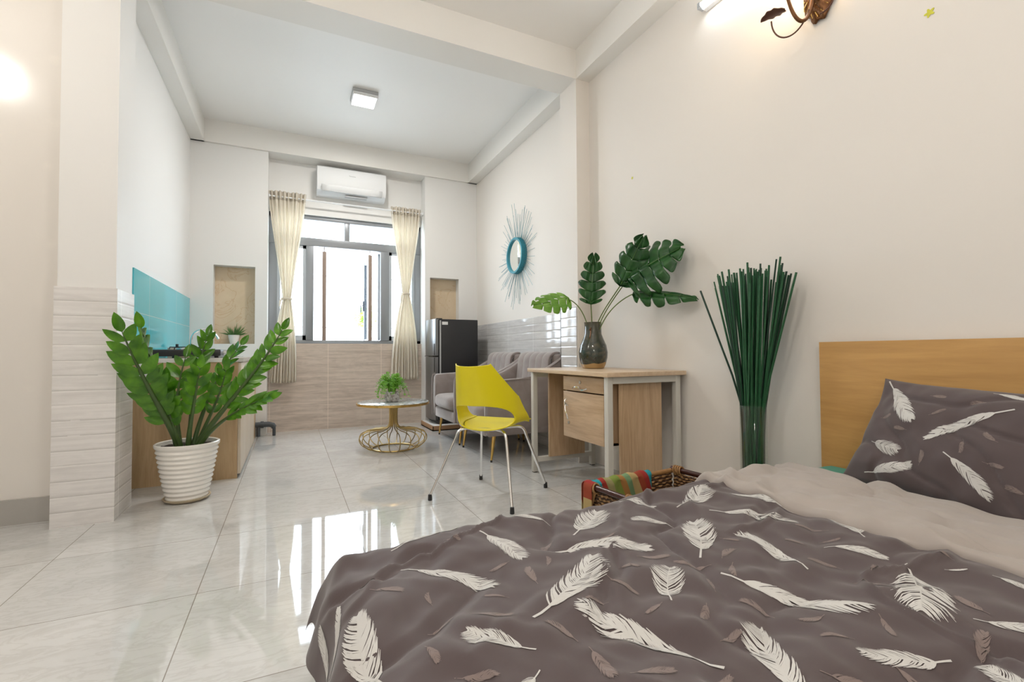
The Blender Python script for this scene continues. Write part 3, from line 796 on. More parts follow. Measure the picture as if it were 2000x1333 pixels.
def zz_stem(b0, c1, c2, end, npair, L, seed, start=.3, r0=.017, roll=0):
    rnd = random.Random(seed)
    pts = bez(b0, c1, c2, end, 24)
    rr = [r0*(1-i/24)**.8+.0022 for i in range(25)]
    st_ = MB().tube(pts, rr, 10).build('stem', 'leaf_stem', zz)
    m = MB()
    for k in range(npair):
        t = start+(1-start)*(k+.3)/npair; x = t*24; i = min(23, int(x)); p = pts[i].lerp(pts[i+1], x-i)
        tan = (pts[min(24, i+1)]-pts[max(0, i-1)]).normalized()
        pl0 = tan.cross(CAMV).normalized(); face = pl0.cross(tan).normalized(); perp = (pl0*math.cos(roll)+face*math.sin(roll)).normalized()
        perp = (perp + CAMV*rnd.uniform(-.25, .25)).normalized()
        sc_ = L*(.75+.35*math.sin(PI*(k+1)/(npair+1)))*rnd.uniform(.9, 1.1)
        for s_ in (-1, 1):
            d = perp*s_*rnd.uniform(.6, .9) + tan*(.55+.35*t+rnd.uniform(-.1, .2)) + CAMV*rnd.uniform(-.15, .25)
            n_ = tan.cross(perp)*-1 + tan*rnd.uniform(-.5, .1) + perp*s_*-.35
            zz_leaf(m, p+perp*s_*.003, d, n_, sc_, sc_*.48*rnd.uniform(.9, 1.1))
    zz_leaf(m, pts[-1], (pts[-1]-pts[-2]), CAMV, L*.85, L*.4)
    for v in m.v:
        if v.y > -.285: v.x = max(v.x, -.262)
    m.build('foliage', 'leaf', st_)
# ends are given relative to the pot
zz_stem((-.03, -.03, .31), (-.07, -.12, .50), (-.13, -.33, .68), (-.205, -.47, .995), 10, .125, 1, .30, .020, roll=.25)
zz_stem((.05, -.02, .31), (.13, -.03, .50), (.36, -.06, .72), (.515, -.10, 1.035), 11, .105, 2, .38, .018, roll=.45)
zz_stem((.02, .05, .31), (.06, .10, .55), (.14, .13, .76), (.263, .15, .94), 6, .10, 3, .45, .012, roll=.9)
zz_stem((-.0, .05, .31), (-.01, .12, .55), (.02, .15, .8), (.075, .15, 1.00), 6, .095, 4, .50, .011, roll=-.6)
zz_stem((.06, -.04, .31), (.13, -.10, .45), (.28, -.22, .56), (.44, -.29, .62), 7, .105, 5, .50, .012, roll=1.1)
zz_stem((-.04, .03, .31), (-.07, .05, .5), (-.08, .06, .65), (-.03, .08, .86), 5, .105, 6, .40, .011, roll=.3)
zz_stem((-.05, -.01, .31), (-.07, -.08, .5), (-.11, -.25, .75), (-.15, -.37, 1.02), 8, .11, 7, .45, .014, roll=1.35)
zz_stem((.01, -.06, .31), (.03, -.12, .5), (.06, -.16, .62), (.085, -.18, .80), 5, .10, 8, .40, .013, roll=-.4)
zz_stem((-.02, -.05, .31), (-.05, -.12, .45), (-.08, -.18, .58), (-.07, -.22, .72), 5, .11, 9, .35, .011, roll=.7)
zz_stem((.04, .02, .31), (.10, .03, .48), (.17, .0, .62), (.20, -.05, .78), 5, .10, 10, .40, .011, roll=-.8)

# ================================================================ COFFEE TABLE
tt = thing('coffee_table', 'round marble-topped coffee table on a gold wire base', 'table', (.872, 4.44, 0))
MB().lathe([(.001, .418), (.318, .418), (.322, .421), (.322, .431), (.318, .434), (.001, .434)], 64).build('table_top', 'marble_top', tt)
MB().lathe([(.29, .408), (.326, .408), (.329, .411), (.329, .429), (.3235, .429), (.3235, .4175), (.29, .4175), (.29, .408)], 64).build('rim', 'gold', tt)
pr = [(.040, .408), (.036, .36), (.034, .28), (.040, .225), (.065, .195), (.13, .178), (.22, .170), (.285, .145), (.305, .10), (.285, .055), (.24, .022), (.19, .008)]
cur = []
for i in range(len(pr)-1):
    p0 = pr[max(0, i-1)]; p1 = pr[i]; p2 = pr[i+1]; p3 = pr[min(len(pr)-1, i+2)]
    for k in range(5):
        t = k/5; cur.append(tuple(.5*((2*p1[j])+(-p0[j]+p2[j])*t+(2*p0[j]-5*p1[j]+4*p2[j]-p3[j])*t*t+(-p0[j]+3*p1[j]-3*p2[j]+p3[j])*t**3) for j in (0, 1)))
cur.append(pr[-1])
for k in range(20):
    a = 2*PI*k/20
    MB().tube([(r_*math.cos(a), r_*math.sin(a), z) for r_, z in cur], .0042, 8).build('wire', 'antique_gold', tt)
MB().tube([(.19*math.cos(2*PI*i/48), .19*math.sin(2*PI*i/48), .008) for i in range(48)], .0075, 8, closed=True).build('floor_ring', 'antique_gold', tt)
pl_ = thing('trailing_plant', 'bushy green trailing plant in a mottled silver pot', 'plant', (.855, 4.42, .4345))
MB().lathe([(.045, 0), (.058, .004), (.066, .03), (.066, .06), (.058, .088), (.060, .095), (.055, .095), (.050, .08), (.001, .075)], 32).build('pot', 'mottled', pl_)
m = MB(); rnd = random.Random(11)
for i in range(95):
    a = rnd.uniform(0, 2*PI); o_ = rnd.uniform(.05, .17); hgt = rnd.uniform(.10, .22)*(1.1-o_*2.2); drop = rnd.uniform(.0, .13) if o_ > .10 else 0
    P0 = Vector((.03*math.cos(a), .03*math.sin(a), .08)); P3 = Vector((o_*math.cos(a), o_*math.sin(a), max(.012, .10+hgt-drop-.06)))
    pts = bez(P0, P0+Vector((0, 0, .07)), Vector((o_*.75*math.cos(a), o_*.75*math.sin(a), .12+hgt)), P3, 9)
    m.tube(pts, .0016, 4, cap=False)
    for j in range(2, 10):
        for q in range(3):
            th = rnd.uniform(0, 2*PI); d = Vector((math.cos(th), math.sin(th), rnd.uniform(-.2, .9))).normalized(); sd = d.orthogonal().normalized(); L = rnd.uniform(.014, .024)
            c = pts[j]; m.add([c, c+d*L*.5+sd*.005, c+d*L, c+d*L*.5-sd*.005], [(0, 1, 2, 3)])
for v in m.v: v.z = max(v.z, .004)
m.build('foliage', 'fern', pl_)

# ================================================================ FRIDGE
ty = thing('fridge_tray', 'brown cardboard tray with white foam under the fridge', 'tray', (0, 0, 0))
m = MB().box((1.46, 5.20, .001), (2.06, 5.725, .012)).box((1.46, 5.20, .001), (1.47, 5.725, .055)).box((2.05, 5.20, .001), (2.06, 5.725, .055)).box((1.46, 5.20, .001), (2.06, 5.21, .055)).box((1.46, 5.715, .001), (2.06, 5.725, .055))
m.build('cardboard_base', 'cardboard', ty)
MB().box((1.472, 5.212, .0125), (2.048, 5.713, .06), bev=.006).build('foam_pad', 'foam', ty)
fr = thing('refrigerator', 'black two-door refrigerator with silver-grey front beside the window', 'refrigerator', (0, 0, .061))
MB().box((1.565, 5.285, .03), (2.04, 5.705, 1.215), bev=.008).build('cabinet', 'fridge_side', fr)
MB().box((1.558, 5.29, .0), (2.03, 5.70, .03)).build('plinth', 'black_plastic', fr)
def fdoor(z0, z1):
    vs = []; n = 14
    out = [(1.548, 5.285)] + [(1.518-.032*math.sin(PI*(i/n))**.6 if 0 < i < n else 1.518, 5.285+.42*i/n) for i in range(n+1)] + [(1.548, 5.705)]
    k = len(out); vs = [(x, y, z0) for x, y in out]+[(x, y, z1) for x, y in out]
    fs = [list(range(k-1, -1, -1)), list(range(k, 2*k))]+[(i, (i+1) % k, k+(i+1) % k, k+i) for i in range(k)]
    return MB().add(vs, fs, 0, True).build('fridge_door', 'fridge_door', fr)
d1 = fdoor(.79, 1.215); d2 = fdoor(.05, .775)
MB().box((1.506, 5.30, .60), (1.520, 5.33, .77), bev=.003).build('handle', 'black_plastic', d2)
MB().box((1.506, 5.30, .795), (1.520, 5.33, .93), bev=.003).build('handle', 'black_plastic', d1)
MB().box((1.549, 5.286, .05), (1.564, 5.70, 1.21)).build('door_seal', 'fridge_side', fr)
lab(MB().box((1.566, 5.2815, .06), (1.582, 5.2845, 1.20)).build('edge_strip', 'fridge_seal', fr), 'pale vertical edge strip')
lab(MB().box((1.595, 5.2815, 1.15), (1.665, 5.2845, 1.185)).build('rating_label', 'foam', fr), 'small white paper label')
MB().box((1.53, 5.29, 1.215), (1.60, 5.33, 1.225), bev=.003).build('hinge_cover', 'black_plastic', fr)
MB().box((1.50, 5.34, .781), (1.548, 5.70, .789)).build('door_gap', 'black_plastic', fr)

# ================================================================ ARMCHAIRS
def armchair():
    r_ = thing('velvet_armchair', '', 'armchair', (0, 0, 0))
    # local: x 0 front .. .78 back, y -.39 .. .39
    D, Wd = .77, .775; hw = Wd/2
    for s_ in (-1, 1):
        def prof_top(x):                       # arm top height along depth
            t = x/D
            return .655 + .035*t + .185*max(0, (t-.5)/.5)**1.35 if t > .02 else .655
        vs = []; fs = []; n = 26
        ring = []
        for i in range(n+1):
            x = .0+D*i/n; zt = prof_top(x); zb = .205+.0*x
            if i == 0: zt -= .03; 
            y0 = s_*hw; y1 = s_*(hw-.085 + .02*max(0, (x/D-.6)))
            lean = .012
            sec = [(x, y0-s_*lean, zb), (x, y0, zb+.03), (x, y0, zt-.03), (x, y0-s_*.012, zt-.006), (x, (y0+y1)/2, zt+.004), (x, y1+s_*.012, zt-.006), (x, y1, zt-.03), (x, y1, zb)]
            if i == 0:
                sec = [(x+.012, p[1]*.985+.015*(y0+y1)/2, min(max(p[2], zb+.01), zt-.012)) for p in sec]
            vs += sec
        k = 8
        for i in range(n):
            for j in range(k):
                j2 = (j+1) % k; fs.append((i*k+j, i*k+j2, (i+1)*k+j2, (i+1)*k+j) if s_ > 0 else (i*k+j, (i+1)*k+j, (i+1)*k+j2, i*k+j2))
        fs.append(list(range(k)) if s_ < 0 else list(range(k-1, -1, -1))); fs.append([n*k+j for j in range(k-1, -1, -1)])
        a = MB().add(vs, fs, 0, True).build('armrest', 'velvet', r_)
        m_ = a.modifiers.new('smooth', 'SUBSURF'); m_.levels = 1; m_.render_levels = 1
        pts = [(.003, s_*(hw-.004), .22)] + [(.003, s_*(hw-.004), z) for z in (.35, .5, .62)] + [(.012, s_*(hw-.004), .652)] + [(x, s_*(hw-.004), prof_top(x)-.006) for x in (.06, .15, .3, .45, .55, .65, .75)]
        MB().tube(pts, .0045, 6).build('piping', 'velvet', a)
    # base
    MB().box((.018, -hw+.07, .205), (D-.02, hw-.07, .31), bev=.015).build('seat_frame', 'velvet', r_)
    def cush(u, v):
        a = 2*PI*u; b_ = PI*(v-.5)
        def se(c_, e): return math.copysign(abs(c_)**e, c_)
        return (.30+.315*se(math.cos(b_), .35)*se(math.cos(a), .3), (hw-.088)*se(math.cos(b_), .35)*se(math.sin(a), .3), .375+.078*se(math.sin(b_), .55)+.012*math.cos(b_*.9))
    MB().grid(cush, 60, 24).build('seat_cushion', 'velvet', r_)
    # back shell and channelled pad
    MB().box((D-.10, -hw+.05, .25), (D, hw-.05, .865), bev=.03).build('back_shell', 'velvet', r_)
    nch = 5
    def pad(u, v):
        y = (u-.5)*2*(hw-.085); ch = abs(math.sin(PI*nch*u))**.5*.34
        a = v*1.25*PI*.5+0
        th = .085
        if v < .7:
            z = .40+ (v/.7)*.40; x = D-.19+.045*(v/.7) - .028*ch
        else:
            q = (v-.7)/.3*PI*.62; z = .80+.095*math.sin(q)*(.92+.08*ch); x = D-.145+.085*(1-math.cos(q)) - .028*ch*math.cos(q)
        return (x, y, z)
    MB().grid(pad, 96, 30).build('channelled_back_pad', 'velvet', r_, solid=.04, off=1)
    for x, y in ((.10, hw-.06), (.10, -hw+.06), (D-.10, hw-.06), (D-.10, -hw+.06)):
        dx = -.03 if x < .3 else .03
        lg_ = MB().tube([(x, y, .215), (x+dx, y*1.03, .016)], [.0165, .0085], 12).build('leg', 'gold', r_)
        MB().lathe([(.009, .0), (.009, .017)], 10, c=(x+dx*1.02, y*1.03, 0)).build('foot_cap', 'black_plastic', lg_)
    return r_
def copy_tree(o, parent=None):
    c = o.copy(); COL.objects.link(c)
    if parent: c.parent = parent
    for ch in [x for x in bpy.data.objects if x.parent == o]: copy_tree(ch, c)
    return c
ar = armchair(); ar.location = (1.40, 3.855, 0); ar['label'] = 'grey velvet armchair with gold legs, the nearer one next to the desk'; ar['group'] = 'grey velvet armchairs along the tiled wall'
ar2 = copy_tree(ar); ar2.location = (1.40, 4.64, 0); ar2['label'] = 'grey velvet armchair with gold legs, the farther one beside the fridge'

# ================================================================ DESK
DX0, DX1, DY0, DY1, DZ = 1.60, 2.195, 2.155, 3.13, .765
dk = thing('office_desk', 'light oak desk with pale metal frame and hanging drawer unit', 'desk', (0, 0, 0))
MB().box((DX0, DY0, DZ-.026), (DX1, DY1, DZ), bev=.002).build('desk_top', 'oak_top', dk)
L_ = .036
for y in (DY0+.02, DY1-.02-L_):
    for x in (DX0+.02, DX1-.03-L_):
        lg_ = MB().box((x, y, .006), (x+L_, y+L_, DZ-.0265), bev=.002).build('leg', 'frame_paint', dk)
        MB().box((x+.004, y+.004, 0), (x+L_-.004, y+L_-.004, .006)).build('foot_cap', 'black_plastic', lg_)
    MB().box((DX0+.02+L_, y, DZ-.066), (DX1-.03-L_, y+L_, DZ-.0265), bev=.002).build('side_rail', 'frame_paint', dk)
    MB().box((DX0+.02+L_, y, .075), (DX1-.03-L_, y+L_, .11), bev=.002).build('side_rail', 'frame_paint', dk)
MB().box((DX1-.03-L_, DY0+.02+L_, DZ-.066), (DX1-.03, DY1-.02-L_, DZ-.0265), bev=.002).build('back_rail', 'frame_paint', dk)
for y in (DY0+.055, DY1-.09):
    MB().box((1.735, y, .112), (2.045, y+.018, DZ-.03), bev=.001).build('side_panel', 'oak_v', dk)
# drawer unit
UX0, UX1, UY0, UY1, UZ0, UZ1 = 1.665, 2.06, 2.275, 2.725, .325, .728
un = bpy.data.objects.new('drawer_unit', None); COL.objects.link(un); un.parent = dk
m = MB().box((UX0+.018, UY0, UZ0), (UX1, UY0+.016, UZ1)).box((UX0+.018, UY1-.016, UZ0), (UX1, UY1, UZ1)).box((UX0+.018, UY0, UZ0), (UX1, UY1, UZ0+.016)).box((UX0+.018, UY0, UZ1-.012), (UX1, UY1, UZ1)).box((UX1-.012, UY0, UZ0), (UX1, UY1, UZ1))
m.build('unit_carcass', 'oak_v', un)
m = MB().box((UX0, UY0, .632), (UX0+.017, UY1, .724), bev=.0015); m.build('drawer_front', 'oak', un)
m = MB().box((UX0, UY0, UZ0), (UX0+.017, UY1, .624), bev=.0015); m.build('unit_door', 'oak', un)
m = MB().tube([(UX0, 2.52, .690), (UX0-.006, 2.52, .690)], .011, 16); m.build('keyhole', 'steel', un)
m = MB().tube([(UX0, 2.665, .530), (UX0-.022, 2.667, .540), (UX0-.026, 2.668, .565), (UX0-.012, 2.668, .575)] , .005, 8)
m.tube(bez((UX0-.01, 2.665, .548), (UX0-.03, 2.69, .52), (UX0-.03, 2.62, .47), (UX0-.012, 2.65, .445), 14), .0055, 8)
m.build('door_handle', 'chrome', un)
m = MB().tube([(UX0, 2.655, .42), (UX0-.006, 2.655, .42)], .010, 16).build('keyhole', 'steel', un)
m = MB().tube(bez((UX0-.006, 2.52, .66), (UX0-.025, 2.50, .64), (UX0-.025, 2.46, .64), (UX0-.006, 2.44, .655), 12), .005, 8)
m.tube(bez((UX0-.006, 2.60, .645), (UX0-.02, 2.58, .66), (UX0-.025, 2.54, .66), (UX0-.006, 2.52, .66), 12), .005, 8)
m.build('drawer_pull', 'chrome', un)
# ================================================================ MONSTERA VASE
mv = thing('ceramic_vase', 'dark drip-glazed ceramic vase with bare tan foot on the desk', 'vase', (1.962, 2.80, DZ))
pr = [(.068, .0005), (.076, .004), (.088, .03), (.100, .075), (.103, .115), (.094, .165), (.074, .21), (.061, .245), (.059, .29), (.062, .325), (.0635, .330), (.058, .330), (.055, .30), (.055, .25), (.085, .17), (.092, .11), (.075, .02), (.001, .012)]
MB().lathe(pr, 48).build('body', 'vase', mv)
m = MB()
for z in (.215, .275): m.lathe([(.001, -.006), (.008, -.003), (.008, .003), (.001, .006)], 12, c=(-.052, -.040, z))
m.tube([(-.050, -.042, .29), (-.047, -.039, .25), (-.058, -.044, .22)], .004, 6)
lab(m.build('relief_ornament', 'bronze', mv), 'small brown relief beads')
mo = thing('monstera_leaves', 'artificial monstera leaves standing in the dark ceramic vase', 'plant', (1.962, 2.80, DZ+.02))
def monstera(end, tip, nrm, wd, mat, c1, b0=(0, 0, .0), lobes=6, slit=.3, droop=.12, seed=1, stemr=.0036):
    """end: where stem joins leaf, tip: leaf tip (both relative to vase)"""
    rnd = random.Random(seed)
    end, tip, nrm, c1, b0 = Vector(end), Vector(tip), Vector(nrm).normalized(), Vector(c1), Vector(b0)
    st_ = MB().tube(bez(b0, Vector((b0.x*1.2, b0.y*1.2, .30)), c1, end, 22), [stemr]*23, 8).build('stem', 'monstera_stem', mo)
    ax = tip-end; L = ax.length; ax.normalize(); sd = ax.cross(nrm).normalized(); nrm = sd.cross(ax).normalized()
    def wprof(t):       # half width along the rib, t<0 is behind the notch
        tt_ = (t+.16)/1.16
        return wd*(math.sin(PI*min(1, tt_**.72))**.62)*(1-.18*t)
    m = MB()
    for s_ in (-1, 1):
        for k in range(lobes):
            t0 = -.16+1.14*k/lobes; t1 = -.16+1.14*(k+1)/lobes
            gap = (t1-t0)*slit*rnd.uniform(.7, 1.2)
            inner0, inner1 = max(t0, 0), max(t1, .03)
            ext = rnd.uniform(.9, 1.06)
            def P(a, b_):
                # a across lobe 0..1, b_ from rib 0 to margin 1
                g = gap*max(0, (b_-.45)/.55)**.8*.5*(1.6 if b_ > .9 else 1)
                tr_ = inner0+(inner1-inner0)*a
                tm = (t0+g)+(t1-t0-2*g)*a + .10
                t = tr_+(tm-tr_)*b_
                wv = wprof((t0+(t1-t0)*a))*(.5+.5*ext)*(1-.10*abs(a-.6)**2*4*b_)
                y = wv*b_
                zz_ = -droop*L*(y/wd)**2 - droop*.9*L*max(0, t)**2 + .012*L*math.sin(a*PI)*b_ + .008*math.sin(b_*9+k)
                return end + ax*(L*t) + sd*(s_*y) + nrm*zz_
            m.grid((lambda u, v: P(u, v)) if s_ < 0 else (lambda u, v: P(1-u, v)), 6, 8)
    lf_ = m.build('leaf', mat, st_, solid=.0012)
    rb = MB().tube([end+ax*(L*t)+nrm*(-droop*.9*L*t*t+.002) for t in [i/10*.97 for i in range(11)]], [.003-.0022*i/10 for i in range(11)], 6)
    rb.build('rib', 'monstera_rib', lf_)
    return st_
cam_dir = Vector((-.55, -.8, .1))
# small pale leaf to the left
monstera((-.226, -.02, .467), (-.50, -.06, .425), (-.12, -.72, .68), .115, 'monstera_light', (-.10, -.01, .44), (-.02, 0, .1), 5, .2, .10, 1)
# upright narrow leaf
monstera((-.037, -.03, .445), (-.028, -.06, .787), (-.55, -.82, .05), .105, 'monstera', (-.02, -.01, .38), (-.005, 0, .1), 6, .26, .08, 2)
# large leaf, and one behind it
monstera((.028, -.365, .579), (.122, -.69, .735), (-.50, -.72, .48), .205, 'monstera', (.03, -.15, .42), (.01, 0, .1), 6, .2, .14, 3)
monstera((.008, -.311, .541), (.03, -.49, .82), (-.80, -.58, .12), .125, 'monstera', (.02, -.12, .40), (.0, .01, .1), 5, .22, .10, 4)
# low leaf to the right
monstera((.058, -.387, .477), (.155, -.775, .455), (-.35, -.62, .70), .085, 'monstera', (.03, -.20, .44), (.015, -.01, .1), 5, .26, .16, 5)

# ================================================================ TALL REED VASE
gv = thing('glass_cylinder_vase', 'tall clear glass cylinder vase on the floor by the bed', 'vase', (2.085, 1.615, 0))
MB().lathe([(.055, .0), (.062, .004), (.062, .61), (.0605, .612), (.059, .61), (.059, .02), (.001, .016)], 48).build('body', 'glass', gv)
rd = thing('reed_bundle', 'bundle of tall dark green dried reeds in the glass cylinder', 'reeds', (2.085, 1.615, .02))
rnd = random.Random(21)
ends = []
for i in range(92):
    a = rnd.uniform(0, 2*PI); q = math.sqrt(rnd.random())
    bx_, by_ = .036*q*math.cos(a+rnd.uniform(-1.2, 1.2)), .036*q*math.sin(a+rnd.uniform(-1.2, 1.2))
    sx_, sy_ = .075*q*math.cos(a), .215*q*math.sin(a)
    ends.append((bx_, by_, sx_, sy_, rnd.uniform(1.19, 1.30)))
ends += [(.0, .02, -.01, .31, 1.20), (.0, .02, .0, .225, 1.24), (.0, -.03, .0, -.235, 1.22), (.01, .03, .0, .20, 1.27)]
for i, (bx_, by_, sx_, sy_, h_) in enumerate(ends):
    # pass through the rim: limit radius there
    zr = .58; rx, ry = bx_+(sx_-bx_)*.42, by_+(sy_-by_)*.42
    rl = math.hypot(rx, ry)
    if rl > .049: rx *= .049/rl; ry *= .049/rl
    p = [Vector((bx_, by_, 0)), Vector((rx, ry, zr)), Vector((sx_, sy_, h_))]
    pts = []
    for k in range(9):
        t = k/8; pts.append(p[0]*(1-t)**2 + (p[1]*2-(p[0]+p[2])*.5)*2*t*(1-t)*1.0 + p[2]*t*t if False else (p[0].lerp(p[1], t*2) if t < .5 else p[1].lerp(p[2], (t-.5)*2)))
    # soften the bend a little
    pts[4] = (pts[3]+pts[4]*2+pts[5])/4
    r_ = rnd.uniform(.0036, .0056)
    MB().tube(pts, [r_*.8]*3+[r_]*6, 6).build('reed', 'reed' if i % 4 else 'reed_dark', rd)

# ================================================================ SUNBURST MIRROR
sm = thing('sunburst_mirror', 'turquoise round sunburst mirror with thin wire rays on the wall', 'mirror', (XR-.011+.011, 4.50, 1.915))
def ring(r0, r1, x0, x1, nm, mat):
    m = MB(); n = 64; pr = [(r0, x0), (r0, x1), (r1, x1), (r1, x0)]; vs = []; fs = []
    for r_, x in pr:
        for k in range(n): a = 2*PI*k/n; vs.append((x, r_*math.cos(a), r_*math.sin(a)))
    for i in range(4):
        for k in range(n): k2 = (k+1) % n; j = (i+1) % 4; fs.append((i*n+k, i*n+k2, j*n+k2, j*n+k))
    return m.add(vs, fs, 0, True).build(nm, mat, sm)
ring(.170, .190, -.062, -.001, 'frame_ring', 'turquoise')
m = MB(); n = 64; m.add([(-.044, .170*math.cos(2*PI*k/n), .170*math.sin(2*PI*k/n)) for k in range(n)] + [(-.040, .170*math.cos(2*PI*k/n), .170*math.sin(2*PI*k/n)) for k in range(n)], [list(range(n)), list(range(2*n-1, n-1, -1))], 0, False)
m.build('mirror_glass', 'mirror', sm)
cr = MB()
for k in range(72):
    a = 2*PI*k/72; c_, s_ = math.cos(a), math.sin(a); cr.tube([(-.062, .188*c_, .188*s_), (-.012, .192*c_, .192*s_)], .0035, 5)
cr.build('ribbed_band', 'turquoise', sm)
rnd = random.Random(9)
for k in range(88):
    a = 2*PI*k/88 + rnd.uniform(-.03, .03); L = rnd.choice((.40, .47, .53, .58))*rnd.uniform(.9, 1.0)
    L *= .68+.32*abs(math.sin(a))
    x1 = -rnd.uniform(.01, .07); j = rnd.uniform(-.03, .03)
    MB().tube([(-.02, .188*math.cos(a), .188*math.sin(a)), (x1, L*math.cos(a+j), L*math.sin(a+j))], .0018, 5).build('ray', 'wire', sm)

# ================================================================ YELLOW CHAIR
ch = thing('shell_chair', 'yellow plastic shell chair with chrome legs in the room centre', 'chair', (1.145, 2.726, 0), math.atan2(.66, .75))
# local: +x forward, +y left.
SZ = .455
def U(s):   # plan of wall foot, s from -1 (right front) to 1 (left front)
    a = abs(s); sg = 1 if s >= 0 else -1
    if a < .5:
        t = a/.5*PI*.5
        return (-.02-.185*math.cos(t)**.9 if t < PI/2-1e-6 else -.02, sg*.205*math.sin(t)**.85)
    t = (a-.5)/.5
    return (-.02+.20*t, sg*(.205+.012*t))
def hgt(s):
    a = abs(s)
    if a < .24: return .382
    t = (a-.24)/.76
    return .384*(1-t)**2.1+.004
def shell(s, v):            # v 0 at seat level, 1 at top of wall
    x, y = U(s); h_ = hgt(s)*v
    cx_, cy_ = x+.02, y
    # rounded foot
    r_ = .055
    k = min(1, h_/r_) if r_ > 0 else 1
    inset = r_*(1-math.sqrt(max(0, 1-(1-k)**2)))*.8
    out = Vector((cx_, cy_, 0)); out = out.normalized() if out.length > 0 else Vector((-1, 0, 0))
    lean = .30*h_*max(0, -out.x) + .10*h_*abs(out.y)
    nx = x - out.x*inset - .30*h_*max(0., -out.x)**.6 - (.42*h_*(h_/.37)*0)
    ny = y - out.y*inset*.9 + out.y*.06*h_*(1 if abs(out.y) > .3 else 0)
    # narrow the back towards its top
    ny *= 1-.31*(h_/.37)**1.1
    z = SZ + h_ - .034*(max(0, -x)/.205)**1.6
    return Vector((nx, ny, z))
m = MB(); NS, NV = 96, 26
cells = {}
def inhole(s, v):
    h_ = hgt(s)*v
    return abs(s/.40)**2.2 + ((h_-.078+.03*(s/.4)**2)/.076)**2 < 1
# hole: warp grid lines near the opening are avoided by using a fine grid and dropping cells
NS, NV = 240, 120
vs = [shell(-1+2*i/NS, j/NV) for i in range(NS+1) for j in range(NV+1)]
fs = []
for i in range(NS):
    for j in range(NV):
        if not inhole(-1+2*(i+.5)/NS, (j+.5)/NV):
            a = i*(NV+1)+j; fs.append((a, a+NV+1, a+NV+2, a+1))
m.add(vs, fs, 0, True)
# seat pan: connect left and right feet of the wall, front lip
NSE = 48
def seat(u, v):
    # u: back->front along wall pairs, v: left->right
    s = max(1e-4, u*1.0)
    A = shell(s, 0); B = shell(-s, 0)
    p = A.lerp(B, v)
    dip = .014*math.sin(PI*v)*math.sin(PI*min(1, u*1.1))
    p = Vector(p); p.z -= dip
    return p
m.grid(lambda u, v: seat(u, v), 60, 24)
def lip(u, v):
    A = shell(1, 0); B = shell(-1, 0); p = A.lerp(B, v)
    e = .035*u*math.sin(PI*v)**.4
    return Vector((p.x+.045*u*math.sin(PI*max(.0, min(1, v)))**.5, p.y, p.z-.002-.012*u*u-.0*e))
m.grid(lip, 6, 24)
sh = m.build('shell', 'yellow', ch, split=False)
bm = bmesh.new(); bm.from_mesh(sh.data)
bmesh.ops.remove_doubles(bm, verts=bm.verts[:], dist=.0004)
loose = [v for v in bm.verts if not v.link_faces]; bmesh.ops.delete(bm, geom=loose, context='VERTS')
# relax the ragged rim of the opening
rim = [v for v in bm.verts if v.is_boundary]
rim_s = set(rim)
for it in range(14):
    new = {}
    for v in rim:
        nb = [e.other_vert(v) for e in v.link_edges if e.is_boundary]
        if len(nb) == 2:
            if (v.co.z < SZ+.16 and v.co.x < -.03 and v.co.z > SZ-.032): new[v] = v.co*.4+(nb[0].co+nb[1].co)*.3
    for v, c in new.items(): v.co = c
bmesh.ops.recalc_face_normals(bm, faces=bm.faces[:])
bm.to_mesh(sh.data); bm.free()
md = sh.modifiers.new('thickness', 'SOLIDIFY'); md.thickness = .006; md.offset = 0
# feet measured on the floor, in chair coordinates
def loc_(X, Y):
    dx, dy = X-1.145, Y-2.726; c_, s_ = math.cos(ch.rotation_euler.z), math.sin(ch.rotation_euler.z)
    return (dx*c_+dy*s_, -dx*s_+dy*c_)
for X, Y in ((.757, 2.78), (1.102, 2.343), (1.516, 2.703), (1.206, 3.079)):
    fx, fy = loc_(X, Y); d = Vector((fx, fy, 0)); dn = d.normalized()
    tx, ty_ = dn.x*.155, dn.y*.19
    p0 = Vector((dn.x*.04, dn.y*.04, SZ-.045)); p1 = Vector((tx, ty_, SZ-.040))
    pts = [p0, p0.lerp(p1, .7)] + bez(p0.lerp(p1, .8), Vector((tx*1.12, ty_*1.12, SZ-.038)), Vector((tx*1.22, ty_*1.22, SZ-.055)), Vector((tx*1.27, ty_*1.27, SZ-.09)), 8)
    pts.append(Vector((fx, fy, .0))*.985 + Vector((0, 0, .02)))
    lg_ = MB().tube(pts, .0085, 12).build('leg', 'chrome', ch)
    MB().lathe([(.012, .0), (.013, .004), (.0115, .035), (.0088, .037)], 14, c=(fx*.985, fy*.985, .0)).build('foot_cap', 'black_plastic', lg_)
MB().lathe([(.001, -.010), (.05, -.010), (.055, 0), (.05, .012), (.001, .012)], 20, c=(0, 0, SZ-.045)).box((-.12, -.10, SZ-.032), (.10, .10, SZ-.026)).build('seat_mount', 'chrome', ch)

